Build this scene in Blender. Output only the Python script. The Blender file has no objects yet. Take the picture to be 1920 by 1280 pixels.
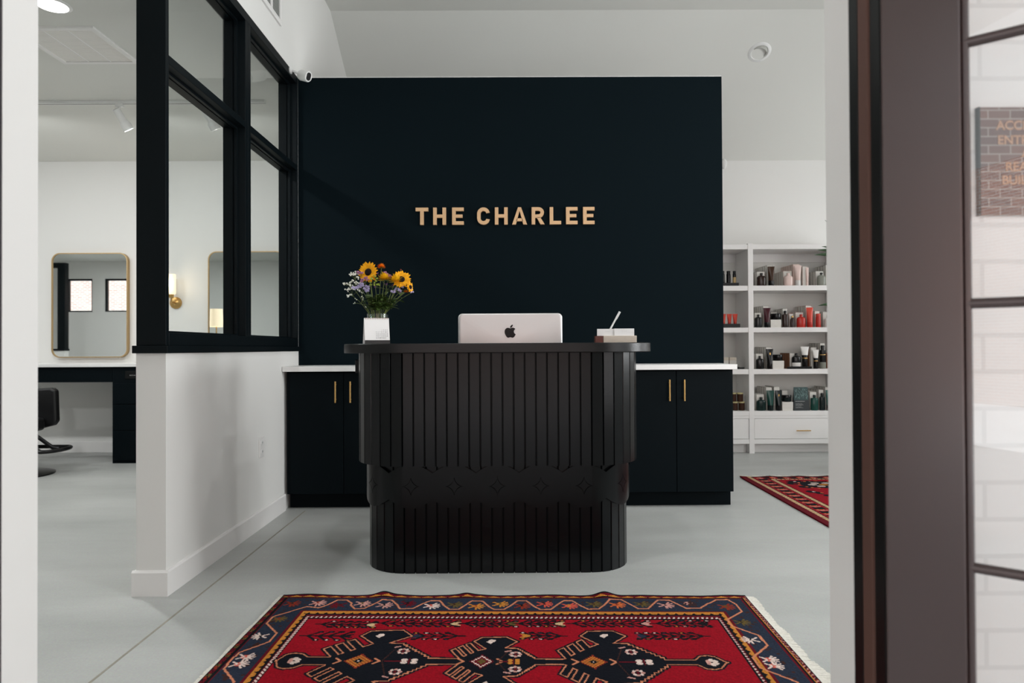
import bpy, bmesh, math, random
import numpy as np
from mathutils import Vector, Matrix

# ------------------------------------------------------------------ camera, sky, lights, exposure
scene = bpy.context.scene
COL = scene.collection
EYE = 1.04                       # eye height; the camera stands at x = y = 0 and looks along +y
FPX = 1280.0                     # focal length in pixels of the 1920 px wide frame (24 mm lens)
VX, VY = 955.0, 652.0            # where +y vanishes in the frame


def rad(a):
    return a * math.pi / 180.0


cam_data = bpy.data.cameras.new('camera')
cam_data.sensor_width = 36.0
cam_data.lens = 24.0
cam_data.clip_start = 0.05
cam = bpy.data.objects.new('camera', cam_data)
COL.objects.link(cam)
CAM_YAW, CAM_PITCH, CAM_ROLL = math.atan(5 / FPX), math.atan(12 / FPX), rad(-0.30)
cam.matrix_world = (Matrix.Translation((0, 0, EYE)) @ Matrix.Rotation(-CAM_YAW, 4, 'Z')
                    @ Matrix.Rotation(math.pi / 2 + CAM_PITCH, 4, 'X') @ Matrix.Rotation(CAM_ROLL, 4, 'Z'))
cam_data.dof.use_dof = True
cam_data.dof.focus_distance = 3.6
cam_data.dof.aperture_fstop = 4.0
scene.camera = cam

scene.view_settings.view_transform = 'Standard'
scene.view_settings.look = 'None'
scene.view_settings.gamma = 1.0
scene.view_settings.use_curve_mapping = False
scene.view_settings.exposure = 0.0

world = bpy.data.worlds.new('sky')
scene.world = world
world.use_nodes = True
bg = world.node_tree.nodes['Background']
bg.inputs['Color'].default_value = (0.93, 0.97, 1.0, 1)
bg.inputs['Strength'].default_value = 1.3


def area_light(name, loc, rot, sx, sy, power, color=(1, 1, 1)):
    d = bpy.data.lights.new(name, 'AREA')
    d.shape = 'RECTANGLE'
    d.size, d.size_y, d.energy, d.color = sx, sy, power, color
    o = bpy.data.objects.new(name, d)
    o.location, o.rotation_euler = loc, rot
    COL.objects.link(o)
    return o


# daylight entering by the side window and by the storefront beside the door
side_day = area_light('daylight_side_window', (4.72, 3.35, 1.75), (0, rad(90), 0), 1.5, 1.3, 46, (0.96, 0.99, 1.0))
side_day.data.spread = rad(105)      # spread cut to keep this light off the sloped ceiling
area_light('added_back_light', (4.72, 5.75, 1.65), (0, rad(90), 0), 1.5, 1.0, 25, (0.96, 0.99, 1.0))  # unseen source added to brighten the shelving end of the room
area_light('daylight_storefront', (3.1, 1.22, 1.7), (rad(90), 0, 0), 2.6, 2.2, 38, (0.96, 0.99, 1.0))
sun = bpy.data.objects.new('sun', bpy.data.lights.new('sun', 'SUN'))     # high behind the building: it lights the far side of the street
sun.data.energy, sun.data.angle, sun.data.color = 12.0, rad(0.6), (0.95, 0.98, 1.0)
sun.rotation_euler = Vector((-0.10, 0.72, 0.69)).to_track_quat('Z', 'Y').to_euler()
COL.objects.link(sun)


# ------------------------------------------------------------------ materials
def lin(c):
    return c / 12.92 if c <= 0.04045 else ((c + 0.055) / 1.055) ** 2.4


def rgb(r, g, b):
    return (lin(r / 255), lin(g / 255), lin(b / 255), 1)


MATS = {}


def mat(name, col, rough=0.5, metal=0.0, spec=0.5, bump=0.0, bscale=60.0, emit=None, estr=1.0, var=0.0, stretch=None):
    if name in MATS:
        return MATS[name]
    m = bpy.data.materials.new(name)
    m.use_nodes = True
    nt = m.node_tree
    p = nt.nodes['Principled BSDF']
    p.inputs['Base Color'].default_value = col
    p.inputs['Roughness'].default_value = rough
    p.inputs['Metallic'].default_value = metal
    p.inputs['Specular IOR Level'].default_value = spec
    if emit:
        p.inputs['Emission Color'].default_value = emit
        p.inputs['Emission Strength'].default_value = estr
    if bump or var:
        tc = nt.nodes.new('ShaderNodeTexCoord')
        src = tc.outputs['Object']
        if stretch:
            mp = nt.nodes.new('ShaderNodeMapping')
            mp.inputs['Scale'].default_value = stretch
            nt.links.new(src, mp.inputs['Vector'])
            src = mp.outputs['Vector']
        n = nt.nodes.new('ShaderNodeTexNoise')
        n.inputs['Scale'].default_value = bscale
        n.inputs['Detail'].default_value = 5.0
        nt.links.new(src, n.inputs['Vector'])
        if bump:
            b = nt.nodes.new('ShaderNodeBump')
            b.inputs['Strength'].default_value = bump
            b.inputs['Distance'].default_value = 0.004
            nt.links.new(n.outputs['Fac'], b.inputs['Height'])
            nt.links.new(b.outputs['Normal'], p.inputs['Normal'])
        if var:
            r = nt.nodes.new('ShaderNodeValToRGB')
            r.color_ramp.elements[0].position = 0.3
            r.color_ramp.elements[1].position = 0.7
            r.color_ramp.elements[0].color = tuple(c * (1 - var) for c in col[:3]) + (1,)
            r.color_ramp.elements[1].color = tuple(min(1, c * (1 + var)) for c in col[:3]) + (1,)
            nt.links.new(n.outputs['Fac'], r.inputs['Fac'])
            nt.links.new(r.outputs['Color'], p.inputs['Base Color'])
    MATS[name] = m
    return m


def glass_mat(name, tint=(1, 1, 1, 1), ior=1.45, rough=0.0):
    if name in MATS:
        return MATS[name]
    m = bpy.data.materials.new(name)
    m.use_nodes = True
    nt = m.node_tree
    nt.nodes.remove(nt.nodes['Principled BSDF'])
    out = nt.nodes['Material Output']
    tr = nt.nodes.new('ShaderNodeBsdfTransparent')
    tr.inputs['Color'].default_value = tint
    gl = nt.nodes.new('ShaderNodeBsdfGlossy')
    gl.inputs['Roughness'].default_value = rough
    lw = nt.nodes.new('ShaderNodeLayerWeight')
    lw.inputs['Blend'].default_value = 0.5
    pw = nt.nodes.new('ShaderNodeMath')
    pw.operation = 'POWER'
    pw.inputs[1].default_value = 5.0
    f0 = ((ior - 1) / (ior + 1)) ** 2
    fr = nt.nodes.new('ShaderNodeMath')
    fr.operation = 'MULTIPLY_ADD'
    fr.inputs[1].default_value = 1 - f0
    fr.inputs[2].default_value = f0
    nt.links.new(lw.outputs['Facing'], pw.inputs[0])
    nt.links.new(pw.outputs[0], fr.inputs[0])
    mx = nt.nodes.new('ShaderNodeMixShader')
    nt.links.new(fr.outputs[0], mx.inputs['Fac'])
    nt.links.new(tr.outputs['BSDF'], mx.inputs[1])
    nt.links.new(gl.outputs['BSDF'], mx.inputs[2])
    nt.links.new(mx.outputs['Shader'], out.inputs['Surface'])
    MATS[name] = m
    return m


def brick_mat(name, c1, c2, mortar, bw=0.215, rh=0.066, ms=0.008, bump=0.5, off=(0, 0)):
    if name in MATS:
        return MATS[name]
    m = bpy.data.materials.new(name)
    m.use_nodes = True
    nt = m.node_tree
    p = nt.nodes['Principled BSDF']
    p.inputs['Roughness'].default_value = 0.8
    tc = nt.nodes.new('ShaderNodeTexCoord')
    sp = nt.nodes.new('ShaderNodeSeparateXYZ')
    cb = nt.nodes.new('ShaderNodeCombineXYZ')
    ad = nt.nodes.new('ShaderNodeMath')
    ad.operation = 'ADD'
    nt.links.new(tc.outputs['Object'], sp.inputs[0])
    nt.links.new(sp.outputs['X'], ad.inputs[0])
    nt.links.new(sp.outputs['Y'], ad.inputs[1])
    nt.links.new(ad.outputs[0], cb.inputs['X'])
    nt.links.new(sp.outputs['Z'], cb.inputs['Y'])
    b = nt.nodes.new('ShaderNodeTexBrick')
    b.inputs['Scale'].default_value = 1.3
    b.inputs['Brick Width'].default_value = bw
    b.inputs['Row Height'].default_value = rh
    b.inputs['Mortar Size'].default_value = ms
    b.inputs['Color1'].default_value = c1
    b.inputs['Color2'].default_value = c2
    b.inputs['Mortar'].default_value = mortar
    nt.links.new(cb.outputs[0], b.inputs['Vector'])
    nt.links.new(b.outputs['Color'], p.inputs['Base Color'])
    bp = nt.nodes.new('ShaderNodeBump')
    bp.inputs['Strength'].default_value = bump
    bp.inputs['Distance'].default_value = 0.006
    bp.invert = True
    nt.links.new(b.outputs['Fac'], bp.inputs['Height'])
    nt.links.new(bp.outputs['Normal'], p.inputs['Normal'])
    MATS[name] = m
    return m


def floor_mat():
    m = bpy.data.materials.new('polished_concrete')
    m.use_nodes = True
    nt = m.node_tree
    p = nt.nodes['Principled BSDF']
    p.inputs['Roughness'].default_value = 0.42
    p.inputs['Specular IOR Level'].default_value = 0.35
    tc = nt.nodes.new('ShaderNodeTexCoord')
    n1 = nt.nodes.new('ShaderNodeTexNoise')
    n1.inputs['Scale'].default_value = 1.1
    n1.inputs['Detail'].default_value = 8
    n1.inputs['Roughness'].default_value = 0.6
    n2 = nt.nodes.new('ShaderNodeTexNoise')
    n2.inputs['Scale'].default_value = 150
    n2.inputs['Detail'].default_value = 3
    mp = nt.nodes.new('ShaderNodeMapping')
    mp.inputs['Scale'].default_value = (0.5, 1.6, 1)
    nt.links.new(tc.outputs['Object'], mp.inputs['Vector'])
    nt.links.new(mp.outputs['Vector'], n1.inputs['Vector'])
    nt.links.new(tc.outputs['Object'], n2.inputs['Vector'])
    r = nt.nodes.new('ShaderNodeValToRGB')
    r.color_ramp.elements[0].position = 0.3
    r.color_ramp.elements[0].color = rgb(160, 163, 158)
    r.color_ramp.elements[1].position = 0.72
    r.color_ramp.elements[1].color = rgb(184, 186, 181)
    nt.links.new(n1.outputs['Fac'], r.inputs['Fac'])
    mx = nt.nodes.new('ShaderNodeMix')
    mx.data_type = 'RGBA'
    mx.blend_type = 'OVERLAY'
    mx.inputs['Factor'].default_value = 0.18
    nt.links.new(r.outputs['Color'], mx.inputs[6])
    nt.links.new(n2.outputs['Color'], mx.inputs[7])
    hs = nt.nodes.new('ShaderNodeHueSaturation')
    hs.inputs['Saturation'].default_value = 0.6
    nt.links.new(mx.outputs[2], hs.inputs['Color'])
    nt.links.new(hs.outputs['Color'], p.inputs['Base Color'])
    b = nt.nodes.new('ShaderNodeBump')
    b.inputs['Strength'].default_value = 0.04
    nt.links.new(n1.outputs['Fac'], b.inputs['Height'])
    nt.links.new(b.outputs['Normal'], p.inputs['Normal'])
    return m


WALL = mat('white_wall_paint', rgb(228, 227, 224), 0.75, spec=0.2, bump=0.05, bscale=220)
CEIL = mat('ceiling_paint', rgb(222, 222, 217), 0.85, spec=0.1, bump=0.04, bscale=200)
TRIMW = mat('white_trim_paint', rgb(232, 230, 228), 0.4, spec=0.4, bump=0.02, bscale=90)
NAVY = mat('black_wall_paint', (0.0024, 0.0062, 0.0085, 1), 0.75, spec=0.05, bump=0.05, bscale=250)
BLKTRIM = mat('black_frame_paint', (0.0026, 0.0050, 0.0064, 1), 0.45, spec=0.12, bump=0.03, bscale=120)
BLKCAB = mat('black_cabinet_paint', (0.0022, 0.0048, 0.0064, 1), 0.5, spec=0.06, bump=0.02, bscale=120)
DESKP = mat('black_desk_paint', (0.0022, 0.0030, 0.0036, 1), 0.22, spec=0.20, bump=0.04, bscale=40, stretch=(8, 8, 0.6))
DESKT = mat('black_stained_oak', (0.0045, 0.0048, 0.005, 1), 0.30, spec=0.28, bump=0.12, bscale=30, stretch=(1, 6, 12))
BLACK = mat('black_plastic', (0.003, 0.0036, 0.004, 1), 0.35, spec=0.2, bump=0.02)
BRASS = mat('brushed_brass', rgb(198, 160, 100), 0.32, metal=0.9, bump=0.02, bscale=300)
BRASSD = mat('satin_brass_trim', rgb(178, 152, 112), 0.4, metal=0.8, bump=0.02, bscale=200)
GOLD = mat('brushed_gold_letter', rgb(205, 168, 128), 0.55, metal=0.25, spec=0.4, bump=0.03, bscale=400)
QUARTZ = mat('white_quartz', rgb(232, 231, 229), 0.3, spec=0.5, var=0.02, bscale=20)
MIRROR = mat('mirror_silver', (0.86, 0.89, 0.88, 1), 0.015, metal=1.0)
BRONZE = mat('dark_bronze_paint', rgb(62, 46, 44), 0.24, spec=0.9, bump=0.02, bscale=200)
BROWN = mat('brown_weather_strip', rgb(92, 66, 58), 0.6, spec=0.2, bump=0.03)
WHITEPL = mat('white_plastic', rgb(228, 228, 226), 0.35, spec=0.45, bump=0.01)
FLOOR = floor_mat()
PANE = glass_mat('clear_pane', (0.97, 0.985, 0.98, 1), 1.30)
DOORPANE = glass_mat('door_pane', (0.99, 0.995, 0.99, 1), 1.6)
LAMPW = mat('lamp_glow', (1, 1, 1, 1), 0.5, emit=(1.0, 0.97, 0.92, 1), estr=6.0)
SHADEW = mat('lit_lamp_shade', rgb(250, 235, 210), 0.7, emit=(1.0, 0.80, 0.55, 1), estr=0.9)


# ------------------------------------------------------------------ mesh building
class MB:
    def __init__(self):
        self.v, self.f = [], []

    def add(self, vs, fs):
        o = len(self.v)
        self.v += [tuple(p) for p in vs]
        self.f += [tuple(i + o for i in f) for f in fs]
        return self

    def box(self, x0, x1, y0, y1, z0, z1, M=None):
        vs = [(x0, y0, z0), (x1, y0, z0), (x1, y1, z0), (x0, y1, z0), (x0, y0, z1), (x1, y0, z1), (x1, y1, z1), (x0, y1, z1)]
        if M is not None:
            vs = [M @ Vector(p) for p in vs]
        return self.add(vs, [(0, 3, 2, 1), (4, 5, 6, 7), (0, 1, 5, 4), (1, 2, 6, 5), (2, 3, 7, 6), (3, 0, 4, 7)])

    def prism(self, poly, a, b, axis='z', M=None):
        """poly: 2-D points counter-clockwise; extruded from a to b along the axis"""
        n = len(poly)

        def P(p, h):
            q = {'z': (p[0], p[1], h), 'y': (p[0], h, p[1]), 'x': (h, p[0], p[1])}[axis]
            return M @ Vector(q) if M is not None else q
        vs = [P(p, a) for p in poly] + [P(p, b) for p in poly]
        fs = [tuple(range(n - 1, -1, -1)), tuple(range(n, 2 * n))]
        fs += [(i, (i + 1) % n, n + (i + 1) % n, n + i) for i in range(n)]
        return self.add(vs, fs)

    def lathe(self, prof, c=(0, 0, 0), n=24, sx=1.0, sy=1.0, M=None):
        vs, fs = [], []
        for r, z in prof:
            for k in range(n):
                a = 2 * math.pi * k / n
                p = Vector((c[0] + r * sx * math.cos(a), c[1] + r * sy * math.sin(a), c[2] + z))
                vs.append(M @ p if M is not None else p)
        for i in range(len(prof) - 1):
            for k in range(n):
                k2 = (k + 1) % n
                fs.append((i * n + k, i * n + k2, (i + 1) * n + k2, (i + 1) * n + k))
        fs.append(tuple(range(n - 1, -1, -1)))
        fs.append(tuple((len(prof) - 1) * n + k for k in range(n)))
        return self.add(vs, fs)

    def tube(self, pts, r, n=8, closed=False, r2=None):
        pts = [Vector(p) for p in pts]
        m = len(pts)
        vs, fs = [], []
        up = None
        for i, p in enumerate(pts):
            if closed:
                t = pts[(i + 1) % m] - pts[i - 1]
            else:
                t = pts[min(i + 1, m - 1)] - pts[max(i - 1, 0)]
            t.normalize()
            if up is None:
                up = Vector((0, 0, 1)) if abs(t.z) < 0.9 else Vector((1, 0, 0))
            s = t.cross(up)
            s.normalize()
            up = s.cross(t)
            up.normalize()
            ri = r if r2 is None else r + (r2 - r) * i / (m - 1)
            for k in range(n):
                a = 2 * math.pi * k / n
                vs.append(p + s * (ri * math.cos(a)) + up * (ri * math.sin(a)))
        for i in range(m if closed else m - 1):
            j = (i + 1) % m
            for k in range(n):
                k2 = (k + 1) % n
                fs.append((i * n + k, i * n + k2, j * n + k2, j * n + k))
        if not closed:
            fs.append(tuple(range(n - 1, -1, -1)))
            fs.append(tuple((m - 1) * n + k for k in range(n)))
        return self.add(vs, fs)

    def ball(self, c, r, n=10, m=6, s=(1, 1, 1)):
        prof = []
        vs, fs = [], []
        for i in range(1, m):
            t = math.pi * i / m
            for k in range(n):
                a = 2 * math.pi * k / n
                vs.append((c[0] + r * s[0] * math.sin(t) * math.cos(a), c[1] + r * s[1] * math.sin(t) * math.sin(a), c[2] - r * s[2] * math.cos(t)))
        for i in range(m - 2):
            for k in range(n):
                k2 = (k + 1) % n
                fs.append((i * n + k, i * n + k2, (i + 1) * n + k2, (i + 1) * n + k))
        b, t = len(vs), len(vs) + 1
        vs += [(c[0], c[1], c[2] - r * s[2]), (c[0], c[1], c[2] + r * s[2])]
        for k in range(n):
            k2 = (k + 1) % n
            fs.append((b, k2, k))
            fs.append((t, (m - 2) * n + k, (m - 2) * n + k2))
        return self.add(vs, fs)

    def build(self, name, m, parent=None, origin=None, bevel=0.0, seg=2, smooth=None, flip=False):
        off = Vector((0, 0, 0))
        if parent is not None:
            q = parent
            while q is not None:
                off += Vector(q.location)
                q = q.parent
        elif origin is not None:
            off = Vector(origin)
        me = bpy.data.meshes.new(name)
        me.from_pydata([(p[0] - off.x, p[1] - off.y, p[2] - off.z) for p in self.v], [], self.f)
        me.update()
        bm = bmesh.new()
        bm.from_mesh(me)
        bmesh.ops.recalc_face_normals(bm, faces=bm.faces)
        bm.to_mesh(me)
        bm.free()
        if smooth is not None:
            me.shade_smooth()
            me.set_sharp_from_angle(angle=rad(smooth))
        me.materials.append(m)
        o = bpy.data.objects.new(name, me)
        COL.objects.link(o)
        if parent is not None:
            o.parent = parent
        elif origin is not None:
            o.location = origin
        if bevel:
            b = o.modifiers.new('bevel', 'BEVEL')
            b.width, b.segments, b.limit_method, b.angle_limit = bevel, seg, 'ANGLE', rad(40)
        return o


def tag(o, label=None, cat=None, group=None, kind=None):
    if label:
        o['label'] = label
    if cat:
        o['category'] = cat
    if group:
        o['group'] = group
    if kind:
        o['kind'] = kind
    return o


def thing(name, loc, label, cat, group=None, kind=None):
    o = bpy.data.objects.new(name, None)
    o.empty_display_size = 0.1
    o.location = loc
    COL.objects.link(o)
    return tag(o, label, cat, group, kind)


def struct(name, mb, m, label, cat, bevel=0.0, smooth=None):
    o = mb.build(name, m, None, bevel=bevel, smooth=smooth)
    return tag(o, label, cat, None, 'structure')


def copy_tree(o, parent=None):
    c = o.copy()
    COL.objects.link(c)
    if parent is not None:
        c.parent = parent
    for ch in list(o.children):
        copy_tree(ch, c)
    return c


CAM_R = cam.matrix_world.to_3x3().copy()


def W(px, py, Y):
    """world point seen at a photo pixel at depth Y"""
    d = CAM_R @ Vector(((px - 960) / FPX, (640 - py) / FPX, -1.0))
    return Vector((d.x / d.y * Y, Y, EYE + d.z / d.y * Y))


def rrect(cx, cz, hw, hh, r, n=6):
    pts = []
    for (sx, sz, a0) in ((1, -1, -90), (1, 1, 0), (-1, 1, 90), (-1, -1, 180)):
        for k in range(n + 1):
            a = rad(a0 + 90 * k / n)
            pts.append((cx + sx * (hw - r) + r * math.cos(a), cz + sz * (hh - r) + r * math.sin(a)))
    return pts


def text_mb(s, size, M, depth=0.0005, offset=0.0, align='CENTER'):
    """lettering in the built-in font, as mesh, laid in the x-y plane then moved by M"""
    cu = bpy.data.curves.new('lettering', 'FONT')
    cu.body, cu.size, cu.align_x, cu.align_y = s, size, align, 'CENTER'
    cu.extrude, cu.offset = depth, offset
    ob = bpy.data.objects.new('lettering', cu)
    COL.objects.link(ob)
    dg = bpy.context.evaluated_depsgraph_get()
    me = ob.evaluated_get(dg).to_mesh()
    mb = MB()
    mb.add([M @ v.co for v in me.vertices], [tuple(p.vertices) for p in me.polygons])
    ob.evaluated_get(dg).to_mesh_clear()
    bpy.data.objects.remove(ob)
    bpy.data.curves.remove(cu)
    return mb


UPRIGHT = Matrix.Rotation(rad(90), 4, 'X')      # x-y drawing to x-z, facing -y

# ------------------------------------------------------------------ the room
XP0, XP1 = -1.585, -1.459          # partition between reception and salon
YP0 = 2.905
YB = 4.73                          # face of the black wall
YF = 7.04                          # far wall
YS = 6.97                          # far wall of the salon
XR = 4.62                          # right-hand wall
ZS = 2.965                         # salon ceiling

struct('floor', MB().box(-10.6, XR + 0.1, 1.25, YF + 0.1, -0.08, 0.0).box(-10.6, -1.62, -1.1, 1.25, -0.08, 0.0), FLOOR,
       'grey polished concrete floor of the salon', 'floor')
jt = mat('joint_filler', rgb(150, 146, 134), 0.8, spec=0.1, var=0.1, bscale=20)
tag(MB().box(-1.322, -1.314, 1.4, 4.40, -0.001, 0.0012).build('trim_1', jt), 'straight control joint sawn in the concrete floor', 'floor joint', None, 'structure')
struct('ground', MB().box(-16, 16, -12, 1.25, -0.12, -0.03), mat('pavement', rgb(214, 216, 218), 0.9, var=0.08, bscale=3),
       'pale concrete pavement outside the entrance', 'pavement')
struct('wall_opposite', MB().box(-16, 16, -9.4, -9.0, -0.1, 4.3),
       brick_mat('red_street_brick', rgb(166, 132, 120), rgb(142, 108, 98), rgb(186, 184, 182), 0.22, 0.075, 0.010),
       'red brick building wall across the street', 'wall')

# far wall, right wall, sloped and flat ceilings of the reception
struct('wall_back', MB().box(XP1, XR + 0.1, YF, YF + 0.1, 0, 3.1), WALL, 'white far wall behind the open shelving', 'wall')
zr = 2.965
slope = 0.594
y_top = 5.60
z_top = zr + slope * (YF - y_top)
cp = MB()
cp.prism([(YF + 0.1, zr - 0.0594), (YF + 0.1, zr + 0.1), (y_top, z_top + 0.1), (1.2, z_top + 0.1), (1.2, z_top), (y_top, z_top)], XP0, XR + 0.1, 'x')
struct('ceiling', cp, CEIL, 'white vaulted ceiling sloping down to the far wall', 'ceiling')
# right wall with a tall window
wr = MB()
wy0, wy1, wz0, wz1 = 2.65, 4.05, 0.95, 2.55
wq0, wq1 = 5.2, 6.3  # opening for the added window by the shelving
wr.box(XR, XR + 0.12, 1.2, wy0, 0, 3.95).box(XR, XR + 0.12, wy1, wq0, 0, 3.95).box(XR, XR + 0.12, wq1, YF + 0.1, 0, 3.95)
for a, b in ((wy0, wy1), (wq0, wq1)):
    wr.box(XR, XR + 0.12, a, b, 0, wz0).box(XR, XR + 0.12, a, b, wz1, 3.95)
struct('wall_right', wr, WALL, 'white side wall with a wide daylight window', 'wall')
# front wall, pierced by the entrance and by a storefront window
XL_, XR_ = -0.952, 0.645
Y1, Y2 = 1.285, 1.382
fw = MB()
fw.box(XR_, 1.7, Y1, Y2, 0, 3.95).box(4.5, XR, Y1, Y2, 0, 3.95)
fw.box(1.7, 4.5, Y1, Y2, 0, 0.5).box(1.7, 4.5, Y1, Y2, 2.9, 3.95)
fw.box(XL_, XR_, Y1, Y2, 2.45, 3.95)
struct('wall_front', fw, WALL, 'white plastered wall end framing the entrance beside the open door', 'wall')
struct('wall_entrance', MB().box(-1.62, XL_, Y1, Y2, 0, 3.95), WALL, 'white plastered wall end framing the entrance beside the salon', 'wall')
struct('wall_facade', MB().box(0.74, 1.7, 1.225, Y1, -0.03, 4.2).box(1.7, 4.5, 1.225, Y1, -0.03, 0.5).box(1.7, 4.5, 1.225, Y1, 2.9, 4.2).box(4.5, 5.4, 1.225, Y1, -0.03, 4.2),
       brick_mat('white_painted_brick', rgb(248, 247, 246), rgb(245, 244, 243), rgb(236, 235, 234), 0.27, 0.086, 0.0055, 0.35),
       'white painted brick wall seen through the open door', 'wall')

# salon shell
struct('wall_salon_back', MB().box(-10.6, XP0 + 0.02, YS, YS + 0.1, 0, ZS), WALL, 'white far wall of the salon behind the mirrors', 'wall')
struct('ceiling_salon', MB().box(-10.6, XP0, -1.1, YS + 0.1, ZS, ZS + 0.1), CEIL, 'flat white ceiling of the salon', 'ceiling')
struct('wall_salon_side', MB().box(-10.7, -10.6, -1.1, YS + 0.1, 0, ZS), WALL, 'white side wall of the salon', 'wall')
sf = MB()
sw = [(-9.62, -9.06), (-8.79, -8.05)]
edges = [-10.6, sw[0][0], sw[0][1], sw[1][0], sw[1][1], -1.62]
for i in range(0, 5, 2):
    sf.box(edges[i], edges[i + 1], -1.1, -1.0, 0, ZS)
for a, b in sw:
    sf.box(a, b, -1.1, -1.0, 0, 1.87).box(a, b, -1.1, -1.0, 2.59, ZS)
struct('wall_salon_front', sf, WALL, 'white street wall of the salon with two small windows', 'wall')
struct('added_alcove_soffit', MB().box(-1.72, 5.4, -1.1, 1.225, 2.70, 2.82), CEIL, 'added unseen white soffit shading the recessed entrance from the sky', 'soffit')  # unseen slab added to hold sky light off the entrance
struct('wall_alcove', MB().box(-1.72, -1.62, -1.1, Y2, -0.03, 3.95), WALL, 'white wall between the entrance alcove and the salon', 'wall')
for i, (a, b) in enumerate(sw):
    wn = thing('window_%d' % (i + 3), ((a + b) / 2, -1.05, 1.87), ('small high salon window with black frame, the one nearer the side wall', 'small high salon window with black frame, the one nearer the entrance')[i], 'window', 'small salon windows', 'structure')
    fr = MB().box(a, b, -1.08, -1.02, 1.87, 1.90).box(a, b, -1.08, -1.02, 2.55, 2.59).box(a, a + 0.04, -1.08, -1.02, 1.90, 2.55).box(b - 0.03, b, -1.08, -1.02, 1.90, 2.55)
    fr.build('window_frame', BLKTRIM, wn)
    MB().box(a + 0.04, b - 0.03, -1.055, -1.05, 1.90, 2.55).build('pane', PANE, wn)

# low partition wall, its white upper wall
lw = MB().box(XP0, XP1, YP0, YB + 0.12, 0, 1.025)
struct('wall_partition', lw, WALL, 'white low partition wall beside the reception desk', 'wall')
struct('wall_left', MB().box(XP0, XP1, Y2, YF + 0.1, 2.923, 3.95).box(XP0, XP1, YB + 0.12, YF, 0, 2.923), WALL,
       'white upper wall above the black glazed screen', 'wall')
bb = MB()
t = 0.0135
prof = lambda d: [(0, 0), (d, 0), (d, 0.098), (d - 0.006, 0.108), (0, 0.108)]
bb.prism([(XP1, 0), (XP1 + t, 0), (XP1 + t, 0.099), (XP1 + t - 0.006, 0.107), (XP1, 0.107)], YP0, 4.42, 'y')
bb.prism([(XP0, 0), (XP0 - t, 0), (XP0 - t, 0.099), (XP0 - t + 0.006, 0.107), (XP0, 0.107)], YP0, YB + 0.12, 'y')
bb.prism([(YP0, 0), (YP0 - t, 0), (YP0 - t, 0.099), (YP0 - t + 0.006, 0.107), (YP0, 0.107)], XP0 - t, XP1 + t, 'x')
struct('baseboard_partition', bb, TRIMW, 'white baseboard around the foot of the low partition', 'baseboard')
struct('baseboard_salon', MB().box(-10.6, XP0, YS - 0.014, YS, 0, 0.11), TRIMW, 'white baseboard along the far salon wall', 'baseboard', bevel=0.003)

# black glazed screen on the partition
scr = thing('window_1', ((XP0 + XP1) / 2, YP0, 1.025), 'black framed glazed screen standing on the white low partition', 'glazed screen', None, 'structure')
ov = 0.012
MB().box(XP0 - ov, XP1 + ov, YP0 - ov, YB - 0.002, 1.025, 1.058).build('cap_rail', BLKTRIM, scr, bevel=0.002)
MB().box(XP0, XP1, YP0 + 0.028, YB - 0.002, 1.058, 1.113).build('sill_rail', BLKTRIM, scr, bevel=0.002)
MB().box(XP0, XP1, YP0, YP0 + 0.028, 1.058, 2.923).build('end_post', BLKTRIM, scr, bevel=0.002)
MB().box(XP0, XP1, YP0 + 0.028, YB - 0.002, 2.872, 2.923).build('header_rail', BLKTRIM, scr, bevel=0.002)
MB().box(XP0, XP1, 3.786, 3.8235, 1.113, 2.872).box(XP0, XP1, 3.8265, 3.864, 1.113, 2.872).build('mullion', BLKTRIM, scr, bevel=0.002)
MB().box(XP0, XP1, 4.700, YB - 0.002, 1.113, 2.872).build('wall_post', BLKTRIM, scr, bevel=0.002)
for (a, b) in ((YP0 + 0.028, 3.786), (3.864, 4.700)):
    MB().box(XP0, XP1, a, b, 2.270, 2.308).build('transom_bar', BLKTRIM, scr, bevel=0.002)
    for (z0, z1) in ((1.113, 2.270), (2.308, 2.872)):
        st = MB()
        for (xa, xb) in ((-1.542, -1.526), (-1.518, -1.502)):
            st.box(xa, xb, a, a + 0.012, z0, z1).box(xa, xb, b - 0.012, b, z0, z1)
            st.box(xa, xb, a + 0.012, b - 0.012, z0, z0 + 0.010).box(xa, xb, a + 0.012, b - 0.012, z1 - 0.010, z1)
        st.build('glazing_bead', BLKTRIM, scr)
        MB().box(-1.525, -1.519, a, b, z0, z1).build('pane', PANE, scr)

# the black feature wall
struct('wall_black', MB().box(XP1, 1.487, YB, YB + 0.12, 0, 2.922), NAVY, 'black freestanding wall carrying the gold lettering', 'wall')
struct('trim_2', MB().box(XP1, 1.487, YB + 0.001, YB + 0.12, 2.922, 2.926), TRIMW, 'white edge bead along the top of the black wall', 'trim')

# entrance frame
fr1 = thing('trim_3', (XR_, 1.2, 0), 'black and brown metal door frame beside the open door', 'door frame', None, 'structure')
MB().box(XR_, 0.74, 1.252, Y1, -0.03, 2.45).build('outer_frame', BLACK, fr1, bevel=0.002)
MB().box(XR_ - 0.001, 0.70, 1.215, 1.252, -0.03, 2.45).build('weather_strip', BROWN, fr1, bevel=0.004)
MB().box(XR_ + 0.002, 0.69, 1.180, 1.215, -0.03, 2.45).build('inner_frame', BLACK, fr1, bevel=0.003)
struct('trim_4', MB().box(-1.02, XL_, 1.16, Y1, -0.03, 2.45), mat('plum_black_frame', (0.010, 0.005, 0.010, 1), 0.4, bump=0.01), 'dark metal door frame beside the salon', 'door frame', bevel=0.003)
struct('trim_5', MB().box(XL_, XR_, 1.16, Y1, 2.40, 2.45), BLACK, 'black metal head of the entrance frame', 'door frame', bevel=0.003)

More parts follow.
